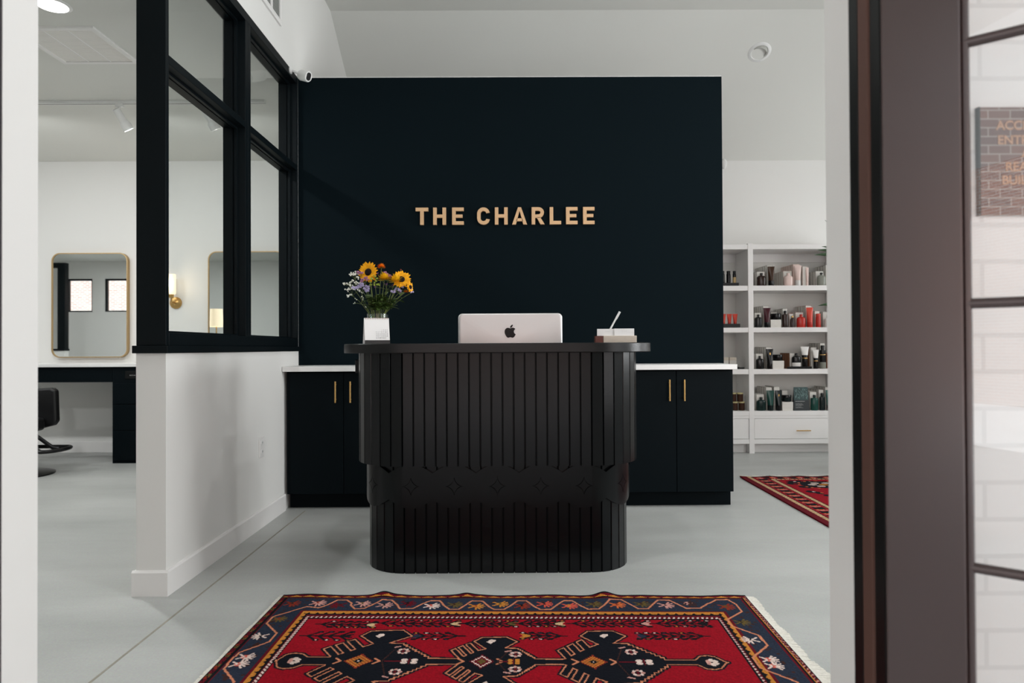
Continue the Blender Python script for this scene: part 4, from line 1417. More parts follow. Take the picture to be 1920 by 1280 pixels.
# bottom shelf
O4 = (1400, 710)
carton_row(Z4, O4, 205, 380, 390, 755, 2, 'behind the dark green bottle, bottom shelf')
bottle(Z4, O4, 210, 415, 450, 755, 'bottle green', 'dark bottle green round-shouldered bottle, first on the bottom shelf', cap='dark green')
carton_row(Z4, O4, 420, 560, 240, 755, 4, 'behind the green tube, bottom shelf')
tube_pack(Z4, O4, 435, 605, 300, 755, 'green', 'green tube on the bottom shelf', 'dark green')
carton_row(Z4, O4, 600, 735, 228, 755, 4, 'behind the blackish green tube')
tube_pack(Z4, O4, 620, 785, 300, 755, 'dark green', 'blackish green tube on the bottom shelf', 'black', mark=True)
carton_row(Z4, O4, 780, 920, 330, 755, 1, 'white carton standing behind the bottom shelf jar', Y0=6.83)
a, b, h = white_riser(Z4, O4, 790, 1030, 550, 745, 'square white box on the bottom shelf, a dark jar on it')
jar(Z4 + h, sx_(1400 + 775 / 12, 6.72), sx_(1400 + 985 / 12, 6.72), 150 / 12 / FPX * 6.72, 'dark green', 'wide blackish green jar on the square white box, bottom shelf')
pch = thing('pouch', (sx_(1501, 6.69), 6.69, Z4), 'flat standing pouch with a palm leaf picture above dark text', 'pouch')
xa, xb = sx_(1400 + 1048 / 12, 6.68), sx_(1400 + 1365 / 12, 6.68)
zt2, zb2 = Z4 + 525 / 12 / FPX * 6.68, Z4
zm_ = Z4 + 235 / 12 / FPX * 6.68
pvs = [(xa - 0.004, 6.664, zb2), (xb + 0.012, 6.664, zb2), (xb + 0.012, 6.714, zb2), (xa - 0.004, 6.714, zb2), (xa, 6.682, zt2), (xb, 6.682, zt2), (xb, 6.686, zt2), (xa, 6.686, zt2)]
MB().add(pvs, [(0, 1, 2, 3), (7, 6, 5, 4), (0, 4, 5, 1), (1, 5, 6, 2), (2, 6, 7, 3), (3, 7, 4, 0)]).build('body', mat('dark_pouch_film', rgb(40, 46, 48), 0.4, spec=0.4, bump=0.02), pch, bevel=0.001)


def pouch_y(z):
    return 6.664 + (6.682 - 6.664) * (z - zb2) / (zt2 - zb2)


MB().add([(xa, pouch_y(zm_) - 0.0006, zm_), (xb, pouch_y(zm_) - 0.0006, zm_), (xb, pouch_y(zt2) - 0.0006, zt2 - 0.001), (xa, pouch_y(zt2) - 0.0006, zt2 - 0.001),
          (xa, pouch_y(zm_) + 0.0006, zm_), (xb, pouch_y(zm_) + 0.0006, zm_), (xb, pouch_y(zt2) + 0.0006, zt2 - 0.001), (xa, pouch_y(zt2) + 0.0006, zt2 - 0.001)],
         [(0, 1, 2, 3), (7, 6, 5, 4), (0, 4, 5, 1), (1, 5, 6, 2), (2, 6, 7, 3), (3, 7, 4, 0)]).build('picture_panel', mat('teal_print', rgb(44, 70, 70), 0.4, bump=0.01), pch)
q = MB()
for k in range(46):
    x = random.uniform(xa + 0.008, xb - 0.008)
    z = random.uniform(zm_ + 0.01, zt2 - 0.02)
    an = random.choice((1.15, 1.35, 1.9, 2.1)) + random.uniform(-0.25, 0.25)
    L = random.uniform(0.010, 0.032)
    p0 = Vector((x, pouch_y(z) - 0.0010, z))
    p1 = Vector((min(xb, max(xa, x + L * math.cos(an))), 0, min(zt2 - 0.004, z + L * math.sin(an))))
    p1.y = pouch_y(p1.z) - 0.0010
    q.tube([p0, (p0 + p1) / 2, p1], 0.0013, 4, r2=0.0004)
q.build('leaf_print', mat('pale_teal_print', rgb(150, 184, 180), 0.5, bump=0.01), pch)
q = MB()
for z, L, hh in ((zm_ - 0.014, 0.088, 0.0045), (zm_ - 0.034, 0.060, 0.002), (zm_ - 0.041, 0.070, 0.002), (zm_ - 0.048, 0.076, 0.002), (zm_ - 0.055, 0.052, 0.002), (zm_ - 0.068, 0.060, 0.002), (zm_ - 0.075, 0.070, 0.002)):
    x = xa + 0.012
    while x < xa + 0.012 + L:
        w = random.uniform(0.004, 0.010)
        q.box(x, x + w, pouch_y(z) - 0.0011, pouch_y(z) - 0.0002, z, z + hh)
        x += w + 0.0018
q.build('small_print', mat('pale_print', rgb(178, 180, 178), 0.6, bump=0.01), pch)
carton_row(Z4, O4, 1405, 1560, 345, 755, 3, 'behind the flat-shouldered green bottle', EDGE_D)
bottle(Z4, O4, 1430, 1592, 405, 755, 'green', 'clear green flat-shouldered bottle on the bottom shelf', 0.36, 0.16, cap='dark green')
carton_row(Z4, O4, 1605, 1715, 300, 755, 4, 'behind the slim blackish green bottle', EDGE_D)
bottle(Z4, O4, 1625, 1747, 365, 755, 'dark green', 'slim blackish green bottle on the bottom shelf', 0.46, 0.2)
carton_row(Z4, O4, 1750, 1880, 240, 755, 4, 'behind the teal tube', EDGE_D)
tube_pack(Z4, O4, 1765, 1925, 300, 755, 'teal', 'teal tube at the end of the bottom shelf', 'dark green')

# bay partly hidden by the black wall
LB = (1340, 430)
SC = 6.096
for nm, zsh, x0, x1, ht, lab in (('a', Z1, 60, 275, 0.034, 'black display tray on the top shelf, next to the black wall'), ('b', Z2, 60, 285, 0.040, 'black display tray on the second shelf, next to the black wall'),
                                 ('c', Z3, 60, 330, 0.018, 'low black display tray on the third shelf behind the countertop end')):
    a, b = sx_(LB[0] + x0 / SC, 6.72), sx_(LB[0] + x1 / SC, 6.72)
    tr = thing('display_tray', ((a + b) / 2, 6.77, zsh), lab, 'tray', 'black display trays')
    MB().box(a, b, 6.70, 6.85, zsh, zsh + ht * 0.8).build('base', BLACK, tr, bevel=0.0015)
    MB().box(a, b, 6.697, 6.701, zsh, zsh + ht).box(a, b, 6.849, 6.853, zsh, zsh + ht).build('lip', BLACK, tr, bevel=0.0008)
for x0, x1, lab in ((60, 120, 'black capped bottle on the tray, farthest behind the black wall'), (140, 188, 'black capped bottle on the tray, between its two neighbours'), (212, 250, 'black capped bottle with a pale gold label, tray end')):
    t_ = bottle(Z1 + 0.0275, LB, x0, x1, 465, 612, 'black', lab, 0.8, 0.25, Y=6.75, scale=SC, flat=0.9)
    c = t_.location.x
    if x0 > 200:
        MB().lathe([(0.001, 0), (0.0165 * (x1 - x0) / 38, 0.0005), (0.0165 * (x1 - x0) / 38, 0.06), (0.001, 0.0605)], (c, 6.75 - 0.0014, t_.location.z + 0.005), 20, sy=0.9).build('label', mat('pale_gold_label', rgb(186, 160, 112), 0.5, metal=0.2, bump=0.01), t_, smooth=50)
for x0, x1, lab in ((75, 132, 'small red tube on the tray, nearest the black wall'), (140, 200, 'small red tube in the middle of the tray'), (205, 265, 'small red tube at the free end of the tray')):
    tube_pack(Z2 + 0.0325, LB, x0, x1, 963, 1086, 'coral', lab, 'red', 0.2, 0.6, Y=6.75, scale=SC)
for k, (x0, x1) in enumerate(((88, 140), (147, 216))):
    a, b = sx_(1340 + x0 / 5.333, 6.76), sx_(1340 + x1 / 5.333, 6.76)
    t_ = thing('gift_box', ((a + b) / 2, 6.79, Z3 + 0.0145), ('pale beige box half hidden by the black wall, on the third shelf', 'pale beige box beside the countertop end, on the third shelf')[k], 'box', 'pale beige boxes on a tray')
    MB().box(a, b, 6.76, 6.83, Z3 + 0.0145, Z3 + 0.085).build('base', PWHITE, t_, bevel=0.001)
    MB().box(a - 0.0008, b + 0.0008, 6.7592, 6.8308, Z3 + 0.085, Z3 + 0.115).build('lid', mat('beige_card', rgb(202, 192, 176), 0.6, bump=0.01), t_, bevel=0.001)
CREAM = mat('cream_lid', rgb(190, 180, 130), 0.45, bump=0.01)
hj = 88 / 5.333 / FPX * 6.74
for k, (x0, x1, lv, lab) in enumerate(((168, 227, 0, 'brown jar with cream lid, lower one next to the black cabinet'), (232, 295, 0, 'brown jar with cream lid, lower one of the outer stack'),
                                       (160, 212, 1, 'brown jar with cream lid, upper one next to the black cabinet'), (217, 280, 1, 'brown jar with cream lid, upper one of the outer stack'))):
    jar(Z4 + lv * (hj + 0.0005), sx_(1340 + x0 / 5.333, 6.74), sx_(1340 + x1 / 5.333, 6.74), hj, 'cocoa', lab, Y=6.74, lidf=0.16, lidm=CREAM)

# tall potted plant hidden behind the door frame except for its leaf tips
YPL = 5.75
PX = W(1628, 640, YPL).x
plant = thing('potted_plant', (PX, YPL, 0), 'tall spiky potted plant whose leaf tips show beside the door frame', 'plant')
MB().lathe([(0.13, 0.0), (0.17, 0.30), (0.175, 0.32), (0.160, 0.32), (0.155, 0.28)], (PX, YPL, 0), 32).build('pot', mat('white_ceramic', rgb(214, 212, 206), 0.4, bump=0.02), plant, smooth=50)
MB().lathe([(0.154, 0.26), (0.15, 0.285), (0.001, 0.29)], (PX, YPL, 0), 24).build('soil', mat('dark_soil', rgb(46, 36, 28), 0.95, spec=0.1, bump=0.6, bscale=80), plant)
MB().tube([(PX, YPL, 0.27), (PX + 0.02, YPL, 0.8), (PX - 0.01, YPL + 0.02, 1.30), (PX + 0.01, YPL, 1.70)], 0.028, 10, r2=0.018).build('trunk', mat('ringed_trunk', rgb(104, 88, 66), 0.85, bump=0.6, bscale=60, stretch=(1, 1, 5)), plant, smooth=60)
YUC = mat('spiky_leaf_green', rgb(34, 66, 30), 0.45, var=0.25, bscale=30)


def sword(mb, p, q_, w, sag=0.0):
    p, q_ = Vector(p), Vector(q_)
    d = (q_ - p)
    s = d.cross(Vector((0, 1, 0.3))).normalized()
    u = s.cross(d).normalized()
    rows = []
    for k in range(8):
        t_ = k / 7
        c = p + d * t_ + Vector((0, 0, 1)) * (sag * math.sin(math.pi * t_))
        ww = w * (0.55 + 0.45 * math.sin(math.pi * min(1, t_ * 1.1 + 0.15))) * (1 - t_ ** 4)
        rows += [c - s * ww + u * ww * 0.35, c, c + s * ww + u * ww * 0.35]
    fs = []
    for k in range(7):
        o = 3 * k
        fs += [(o, o + 1, o + 4, o + 3), (o + 1, o + 2, o + 5, o + 4)]
    mb.add(rows, fs)


crowns = [((PX + 0.01, YPL, 1.70), [W(1526, 478, YPL), W(1532, 468.5, YPL), W(1540, 462, YPL), W(1546, 412, YPL)]), ((PX - 0.01, YPL + 0.02, 1.30), [W(1533, 573, YPL)])]
for (c, tips) in crowns:
    mb = MB()
    for tp in tips:
        sword(mb, c, tp, 0.040, 0.05)
    for k in range(22):
        a = random.uniform(-1.9, 1.9)
        L = random.uniform(0.30, 0.44)
        el = random.uniform(-0.1, 1.3)
        sword(mb, c, Vector(c) + Vector((abs(math.cos(a)) * math.cos(el), math.sin(a) * math.cos(el), math.sin(el))) * L, 0.022, 0.04)
    mb.build('leaf_crown', YUC, plant, smooth=70)

# ------------------------------------------------------------------ salon
# styling station along the far wall
zc = 0.915
st_ = tag(MB().box(-7.5, -3.15, 6.262, YS - 0.001, zc - 0.030, zc).build('station_top', QUARTZ, None, origin=(-5.3, 6.5, zc - 0.03), bevel=0.002),
          'white stone worktop of the styling station under the mirror', 'countertop')
xpd = sx_(211, 6.29)
stn = thing('styling_station', (-5.0, 6.55, 0), 'black styling station with a drawer pedestal beneath the white worktop', 'station')
MB().box(-7.48, xpd - 0.002, 6.29, 6.31, 0.745, zc - 0.03).build('apron', BLKCAB, stn, bevel=0.001)
MB().box(xpd, -3.17, 6.29, YS - 0.02, 0.0, zc - 0.03).build('pedestal', BLKCAB, stn, bevel=0.001)
MB().box(-7.48, -7.44, 6.29, YS - 0.02, 0.0, zc - 0.03).build('end_panel', BLKCAB, stn, bevel=0.001)
for z0, z1 in ((0.545, 0.735), (0.305, 0.540), (0.03, 0.300)):
    dw = MB().box(xpd + 0.02, -3.19, 6.272, 6.29, z0, z1).build('drawer', BLKCAB, stn, bevel=0.0015)
xo0, xo1 = sx_(233, 6.27), sx_(233, 6.27) + 0.115
olp = MB().box(xo0, xo1, 6.283, 6.29, 0.775, 0.845).build('power_socket', BLACK, stn, bevel=0.002)
q = MB()
for k in range(4):
    q.box(xo0 + 0.045 + 0.014 * k, xo0 + 0.049 + 0.014 * k, 6.2822, 6.2832, 0.803, 0.811)
q.build('socket_slots', WHITEPL, olp)


def wall_mirror(px0, px1, py0, py1, label):
    a, b = sx_(px0, YS), sx_(px1, YS)
    z1, z0 = W((px0 + px1) / 2, py0, YS).z, W((px0 + px1) / 2, py1, YS).z
    t_ = thing('wall_mirror', ((a + b) / 2, YS, z0), label, 'mirror', 'brass framed salon mirrors')
    cx, cz, hw_, hh = (a + b) / 2, (z0 + z1) / 2, (b - a) / 2, (z1 - z0) / 2
    o, i = rrect(cx, cz, hw_, hh, 0.085, 10), rrect(cx, cz, hw_ - 0.0095, hh - 0.0095, 0.0765, 10)
    fm = MB()
    n_ = len(o)
    vs = [(p[0], YS - 0.045, p[1]) for p in o] + [(p[0], YS - 0.045, p[1]) for p in i] + [(p[0], YS - 0.002, p[1]) for p in o] + [(p[0], YS - 0.002, p[1]) for p in i]
    fs = []
    for k in range(n_):
        k2 = (k + 1) % n_
        fs += [(k, k2, n_ + k2, n_ + k), (k, 2 * n_ + k, 2 * n_ + k2, k2), (n_ + k, n_ + k2, 3 * n_ + k2, 3 * n_ + k), (2 * n_ + k, 3 * n_ + k, 3 * n_ + k2, 2 * n_ + k2)]
    fm.add(vs, fs).build('frame', BRASSD, t_, smooth=40)
    MB().prism(rrect(cx, cz, hw_ - 0.009, hh - 0.009, 0.0765, 10), YS - 0.036, YS - 0.004, 'y').build('mirror_glass', MIRROR, t_)


wall_mirror(101.5, 243.5, 475, 670, 'brass framed rounded mirror left of the black end post')
wall_mirror(393.5, 535.5, 472, 670, 'brass framed rounded mirror seen through the glazed screen')


def sconce(x, z, label):
    t_ = thing('wall_sconce', (x, YS, z), label, 'wall lamp', 'brass wall sconces')
    R = Matrix.Translation((x, YS, z)) @ Matrix.Rotation(rad(90), 4, 'X')
    MB().lathe([(0.060, 0.0), (0.060, 0.012), (0.055, 0.018), (0.020, 0.022), (0.012, 0.03)], (0, 0, 0), 32, M=R).build('backplate', BRASS, t_, smooth=40)
    MB().tube([(x, YS - 0.02, z), (x, YS - 0.085, z), (x, YS - 0.10, z + 0.01), (x, YS - 0.10, z + 0.06)], 0.007, 10).lathe([(0.022, 0), (0.026, 0.03), (0.026, 0.035)], (x, YS - 0.10, z + 0.045), 20).build('arm', BRASS, t_, smooth=50)
    MB().lathe([(0.034, 0.0), (0.042, 0.01), (0.042, 0.20), (0.038, 0.205)], (x, YS - 0.10, z + 0.078), 28).build('glass_shade', SHADEW, t_, smooth=50)
    d = bpy.data.lights.new('sconce_bulb', 'POINT')
    d.energy, d.color, d.shadow_soft_size = 1.6, (1.0, 0.78, 0.52), 0.05
    lo = bpy.data.objects.new('sconce_bulb', d)
    lo.location = (x, YS - 0.17, z + 0.18)
    COL.objects.link(lo)


sconce(-3.395, 1.516, 'brass wall sconce with a glowing shade between the two mirrors')

# floor lamp that shows in the second mirror
flp = Vector((-4.27, 3.9, 0))
fl = thing('floor_lamp', tuple(flp), 'brass floor lamp with a glowing drum shade, reflected in the second mirror', 'lamp')
MB().lathe([(0.14, 0), (0.14, 0.018), (0.02, 0.026)], tuple(flp), 28).build('base', BRASS, fl, smooth=40)
MB().tube([flp + Vector((0, 0, 0.02)), flp + Vector((0, 0, 1.42))], 0.009, 10).build('stem', BRASS, fl, smooth=50)
MB().lathe([(0.095, 0.0), (0.085, 0.26), (0.083, 0.26), (0.093, 0.0)], (flp.x, flp.y, 1.37), 28).build('lamp_shade', SHADEW, fl, smooth=50)

# second black screen in the depth of the salon, caught by the first mirror
scr2 = thing('window_6', (-9.0, 0.0, 0), 'black post and half wall at the far end of the salon, reflected in the mirror', 'screen', None, 'structure')
MB().box(-9.9, -8.93, 0.0, 0.12, 0, 1.03).build('half_wall', WALL, scr2)
MB().box(-9.9, -8.92, -0.01, 0.13, 1.03, 1.07).build('cap_rail', BLKTRIM, scr2)
MB().box(-9.08, -8.93, 0.0, 0.12, 1.07, 2.7).build('end_post', BLKTRIM, scr2)
MB().box(-9.9, -8.93, 0.0, 0.12, 2.7, 2.8).build('header_rail', BLKTRIM, scr2)

# salon chair, mostly behind the white wall end
CHX, CHY = -4.235, 5.72
ch = thing('salon_chair', (CHX, CHY, 0), 'black hydraulic salon chair in front of the styling station', 'chair')
VINYL = mat('black_vinyl', (0.006, 0.006, 0.0065, 1), 0.38, spec=0.5, bump=0.03, bscale=200)
GUN = mat('black_steel', (0.012, 0.012, 0.013, 1), 0.28, metal=0.6, bump=0.01)
MB().lathe([(0.29, 0.0), (0.29, 0.012), (0.24, 0.025), (0.06, 0.035), (0.045, 0.05)], (CHX + 0.10, CHY, 0), 40).build('base_plate', GUN, ch, smooth=40)
MB().lathe([(0.042, 0.03), (0.042, 0.22), (0.030, 0.22), (0.030, 0.345)], (CHX + 0.10, CHY, 0), 20).build('hydraulic_post', GUN, ch, smooth=40)
MB().box(CHX - 0.30, CHX + 0.20, CHY - 0.25, CHY + 0.25, 0.345, 0.46).build('seat', VINYL, ch, bevel=0.035, seg=4)
for sg, lb in ((-1, 'near'), (1, 'far')):
    ar = [(CHX - 0.34, 0.325), (CHX + 0.06, 0.335), (CHX + 0.25, 0.385), (CHX + 0.278, 0.42), (CHX + 0.268, 0.69), (CHX + 0.235, 0.712), (CHX - 0.05, 0.70), (CHX - 0.34, 0.675)]
    MB().prism(ar, CHY + sg * 0.25, CHY + sg * 0.32, 'y').build('arm_panel', VINYL, ch, bevel=0.018, seg=3)
bk_ = [(CHX - 0.40, 0.36), (CHX - 0.30, 0.36), (CHX - 0.35, 0.92), (CHX - 0.43, 0.93)]
MB().prism(bk_, CHY - 0.29, CHY + 0.29, 'y').build('backrest', VINYL, ch, bevel=0.03, seg=4)
ft = MB()
for sg in (-1, 1):
    ft.tube([(CHX + 0.16, CHY + sg * 0.09, 0.36), (CHX + 0.36, CHY + sg * 0.09, 0.215), (CHX + 0.40, CHY + sg * 0.11, 0.205)], 0.016, 10)
z_ = 0.215
loop = [(CHX - 0.05, CHY - 0.16, z_)] + [(CHX + 0.44 + 0.08 * math.sin(a), CHY - 0.16 * math.cos(a), z_ + 0.0) for a in [math.pi * j / 10 for j in range(11)]] + [(CHX - 0.05, CHY + 0.16, z_)]
ft.tube(loop, 0.016, 10)
ft.tube([(CHX - 0.05, CHY - 0.16, z_), (CHX - 0.06, CHY, z_), (CHX - 0.05, CHY + 0.16, z_)], 0.016, 10)
ft.build('footrest', GUN, ch, smooth=50)

# salon ceiling: downlights, return air grille, track with spot heads
cans = [(-2.54, 3.80, 'lit recessed downlight in the salon ceiling nearest the entrance'), (-5.2, 3.74, 'lit recessed downlight over the middle of the salon'), (-7.9, 3.74, 'lit recessed downlight at the far side of the salon'),
        (-5.2, 1.2, 'lit recessed downlight over the middle of the salon, street end'), (-7.9, 1.2, 'lit recessed downlight at the far side, street end')]
added_cans = [(-0.2, 2.15, 'added unseen downlight over the rug before the desk'), (2.0, 2.6, 'added unseen downlight over the floor beside the desk'), (3.0, 3.0, 'added unseen downlight over the second rug')]  # out of view, added to brighten the reception
for x, y, lab in cans + added_cans:
    inner = (x, y, lab) in added_cans
    ZS_ = ZS
    ZS = z_top if inner else ZS_
    t_ = thing('recessed_light', (x, y, ZS), lab, 'ceiling light', 'added unseen downlights of the reception' if inner else 'lit downlights of the salon')
    MB().lathe([(0.078, 0.0), (0.080, -0.006), (0.094, -0.004), (0.098, 0.0)], (x, y, ZS), 36).build('trim_ring', WHITEPL, t_, smooth=40)
    MB().lathe([(0.079, -0.001), (0.078, -0.006), (0.001, -0.0075)], (x, y, ZS), 36).build('lens', LAMPW, t_, smooth=60)
    d = bpy.data.lights.new('downlight_beam', 'AREA')
    d.shape, d.size, d.energy, d.color = 'DISK', 0.15, 18 if inner else 33, (0.97, 0.99, 1.0)
    lo = bpy.data.objects.new('downlight_beam', d)
    lo.location = (x, y, ZS - 0.012)
    COL.objects.link(lo)
    ZS = ZS_
gx0, gx1, gy0, gy1 = -2.967, -2.465, 4.05, 4.563
gv = thing('ceiling_vent', ((gx0 + gx1) / 2, (gy0 + gy1) / 2, ZS), 'large square white return air grille in the salon ceiling', 'vent')
fm = MB().box(gx0, gx1, gy0, gy0 + 0.03, ZS - 0.012, ZS).box(gx0, gx1, gy1 - 0.03, gy1, ZS - 0.012, ZS).box(gx0, gx0 + 0.03, gy0 + 0.03, gy1 - 0.03, ZS - 0.012, ZS).box(gx1 - 0.03, gx1, gy0 + 0.03, gy1 - 0.03, ZS - 0.012, ZS)
for k in (1, 2):
    x = gx0 + 0.03 + (gx1 - gx0 - 0.06) * k / 3
    fm.box(x - 0.004, x + 0.004, gy0 + 0.03, gy1 - 0.03, ZS - 0.010, ZS)
fm.build('frame', TRIMW, gv)
q = MB()
k = gy0 + 0.034
while k < gy1 - 0.04:
    q.box(gx0 + 0.03, gx1 - 0.03, k, k + 0.0115, ZS - 0.008, ZS - 0.001)
    k += 0.0135
q.build('grille_slats', mat('grille_paint', rgb(234, 231, 226), 0.5, bump=0.01), gv)
YT = 5.28
trk = thing('light_track', (-4.0, YT, ZS), 'long white ceiling track carrying the salon spotlights', 'light track')
MB().box(-6.6, sx_(497, YT, 190), YT - 0.018, YT + 0.018, ZS - 0.022, ZS).build('rail', WHITEPL, trk, bevel=0.002)
MB().box(-6.6, sx_(497, YT, 190), YT - 0.006, YT + 0.006, ZS - 0.0225, ZS - 0.0215).build('slot', mat('grey_slot', rgb(120, 118, 112), 0.5, bump=0.01), trk)
heads = [(sx_(224, YT, 190), 'white track spotlight left of the black end post'), (sx_(389, YT, 200), 'white track spotlight seen through the glazed screen'), (-4.1, 'white track spotlight over the styling station'), (-5.2, 'white track spotlight at the far end of the track')]
for x, lab in heads:
    t_ = thing('track_spotlight', (x, YT, ZS - 0.022), lab, 'spotlight', 'white track spotlights')
    MB().box(x - 0.028, x + 0.028, YT - 0.015, YT + 0.015, ZS - 0.045, ZS - 0.022).lathe([(0.010, 0), (0.010, 0.02)], (x, YT, ZS - 0.062), 12).build('adapter', WHITEPL, t_, bevel=0.002)
    dvec = Vector((0.36, 0.42, -0.83)).normalized()
    c = Vector((x + 0.012, YT + 0.02, ZS - 0.135))
    Mh = Matrix.Translation(c) @ dvec.to_track_quat('Z', 'Y').to_matrix().to_4x4()
    MB().lathe([(0.020, -0.085), (0.027, -0.08), (0.028, 0.02), (0.037, 0.03), (0.040, 0.085), (0.036, 0.085), (0.033, 0.05)], (0, 0, 0), 24, M=Mh).build('spot_body', WHITEPL, t_, smooth=40)
    MB().tube([(x, YT, ZS - 0.06), (x - 0.02, YT, ZS - 0.075), c - dvec * 0.02 + Vector((-0.033, 0, 0)), c - dvec * 0.005 + Vector((-0.03, 0, 0))], 0.004, 8).build('yoke', WHITEPL, t_, smooth=50)
    MB().lathe([(0.0335, 0.070), (0.030, 0.076), (0.001, 0.078)], (0, 0, 0), 20, M=Mh).build('lens', LAMPW, t_, smooth=60)
    d = bpy.data.lights.new('spot_beam', 'SPOT')
    d.energy, d.spot_size, d.spot_blend, d.shadow_soft_size, d.color = 24, rad(168), 1.0, 0.03, (0.97, 0.99, 1.0)
    lo = bpy.data.objects.new('spot_beam', d)
    lo.location = c + dvec * 0.09
    lo.rotation_euler = Vector((-0.1, -0.62, 0.5)).to_track_quat('Z', 'Y').to_euler()
    COL.objects.link(lo)

# ------------------------------------------------------------------ sign on the white brick wall
YG = 1.2235
g0, g1 = sx_(1837, YG), sx_(2023, YG)
gz1, gz0 = W(1880, 203, YG).z, W(1880, 405, YG).z
sg_ = thing('entrance_sign', ((g0 + g1) / 2, YG, gz0), 'sign with a painted brick reflection and tan lettering on the white brick wall', 'sign')
MB().box(g0, g1, YG - 0.006, YG + 0.0015, gz0, gz1).build('panel', brick_mat('sign_brick_reflection', rgb(136, 108, 100), rgb(118, 102, 100), rgb(172, 164, 158), 0.052, 0.0205, 0.0014, 0.1), sg_, bevel=0.0006)  # reflection of the brick opposite, painted into the panel colour
MB().box(g0 - 0.003, g0, YG - 0.008, YG + 0.0015, gz0, gz1).build('edge', mat('dark_green_edge', rgb(38, 52, 50), 0.3, bump=0.01), sg_)
TAN = mat('tan_lettering', rgb(196, 158, 132), 0.6, spec=0.2, bump=0.01)
xcen = sx_(1930, YG)
q = MB()
for s_, py in (('ACCESSIBLE', 238), ('ENTRANCE', 265), ('AT', 289), ('REAR OF', 315), ('BUILDING', 340)):
    Mt = Matrix.Translation((xcen, YG - 0.0063, W(1890, py, YG).z)) @ UPRIGHT
    tmb = text_mb(s_, 0.0225, Mt, depth=0.0006, offset=0.0006)
    q.add(tmb.v, tmb.f)
q.build('lettering', TAN, sg_)


# ------------------------------------------------------------------ rugs: the knots are faces of a fine grid, each with the colour of its wool
def rug_mat():
    m = bpy.data.materials.new('knotted_wool')
    m.use_nodes = True
    nt = m.node_tree
    p = nt.nodes['Principled BSDF']
    p.inputs['Roughness'].default_value = 0.95
    p.inputs['Specular IOR Level'].default_value = 0.1
    at = nt.nodes.new('ShaderNodeAttribute')
    at.attribute_name = 'wool'
    tc = nt.nodes.new('ShaderNodeTexCoord')
    n = nt.nodes.new('ShaderNodeTexNoise')
    n.inputs['Scale'].default_value = 140
    n.inputs['Detail'].default_value = 4
    r = nt.nodes.new('ShaderNodeValToRGB')
    r.color_ramp.elements[0].position, r.color_ramp.elements[1].position = 0.3, 0.7
    r.color_ramp.elements[0].color, r.color_ramp.elements[1].color = (0.72, 0.72, 0.72, 1), (1.12, 1.12, 1.12, 1)
    mx = nt.nodes.new('ShaderNodeMix')
    mx.data_type, mx.blend_type = 'RGBA', 'MULTIPLY'
    mx.inputs['Factor'].default_value = 1.3
    nt.links.new(tc.outputs['Object'], n.inputs['Vector'])
    nt.links.new(n.outputs['Fac'], r.inputs['Fac'])
    nt.links.new(at.outputs['Color'], mx.inputs[6])
    nt.links.new(r.outputs['Color'], mx.inputs[7])
    nt.links.new(mx.outputs[2], p.inputs['Base Color'])
    b = nt.nodes.new('ShaderNodeBump')
    b.inputs['Strength'].default_value = 0.5
    b.inputs['Distance'].default_value = 0.004
    nt.links.new(n.outputs['Fac'], b.inputs['Height'])
    nt.links.new(b.outputs['Normal'], p.inputs['Normal'])
    return m


WOOL = rug_mat()
C = {k: np.array(rgb(*v)[:3]) for k, v in dict(red=(140, 6, 25), dred=(92, 10, 24), black=(12, 12, 17), navy=(11, 14, 22), blue=(36, 43, 58), gold=(186, 120, 48), orange=(196, 100, 54),
     tan=(196, 124, 92), white=(212, 190, 180), cream=(196, 164, 124), olive=(92, 76, 38), rust=(128, 44, 28), pink=(190, 138, 128), salmon=(190, 78, 62), brown=(56, 32, 28)).items()}


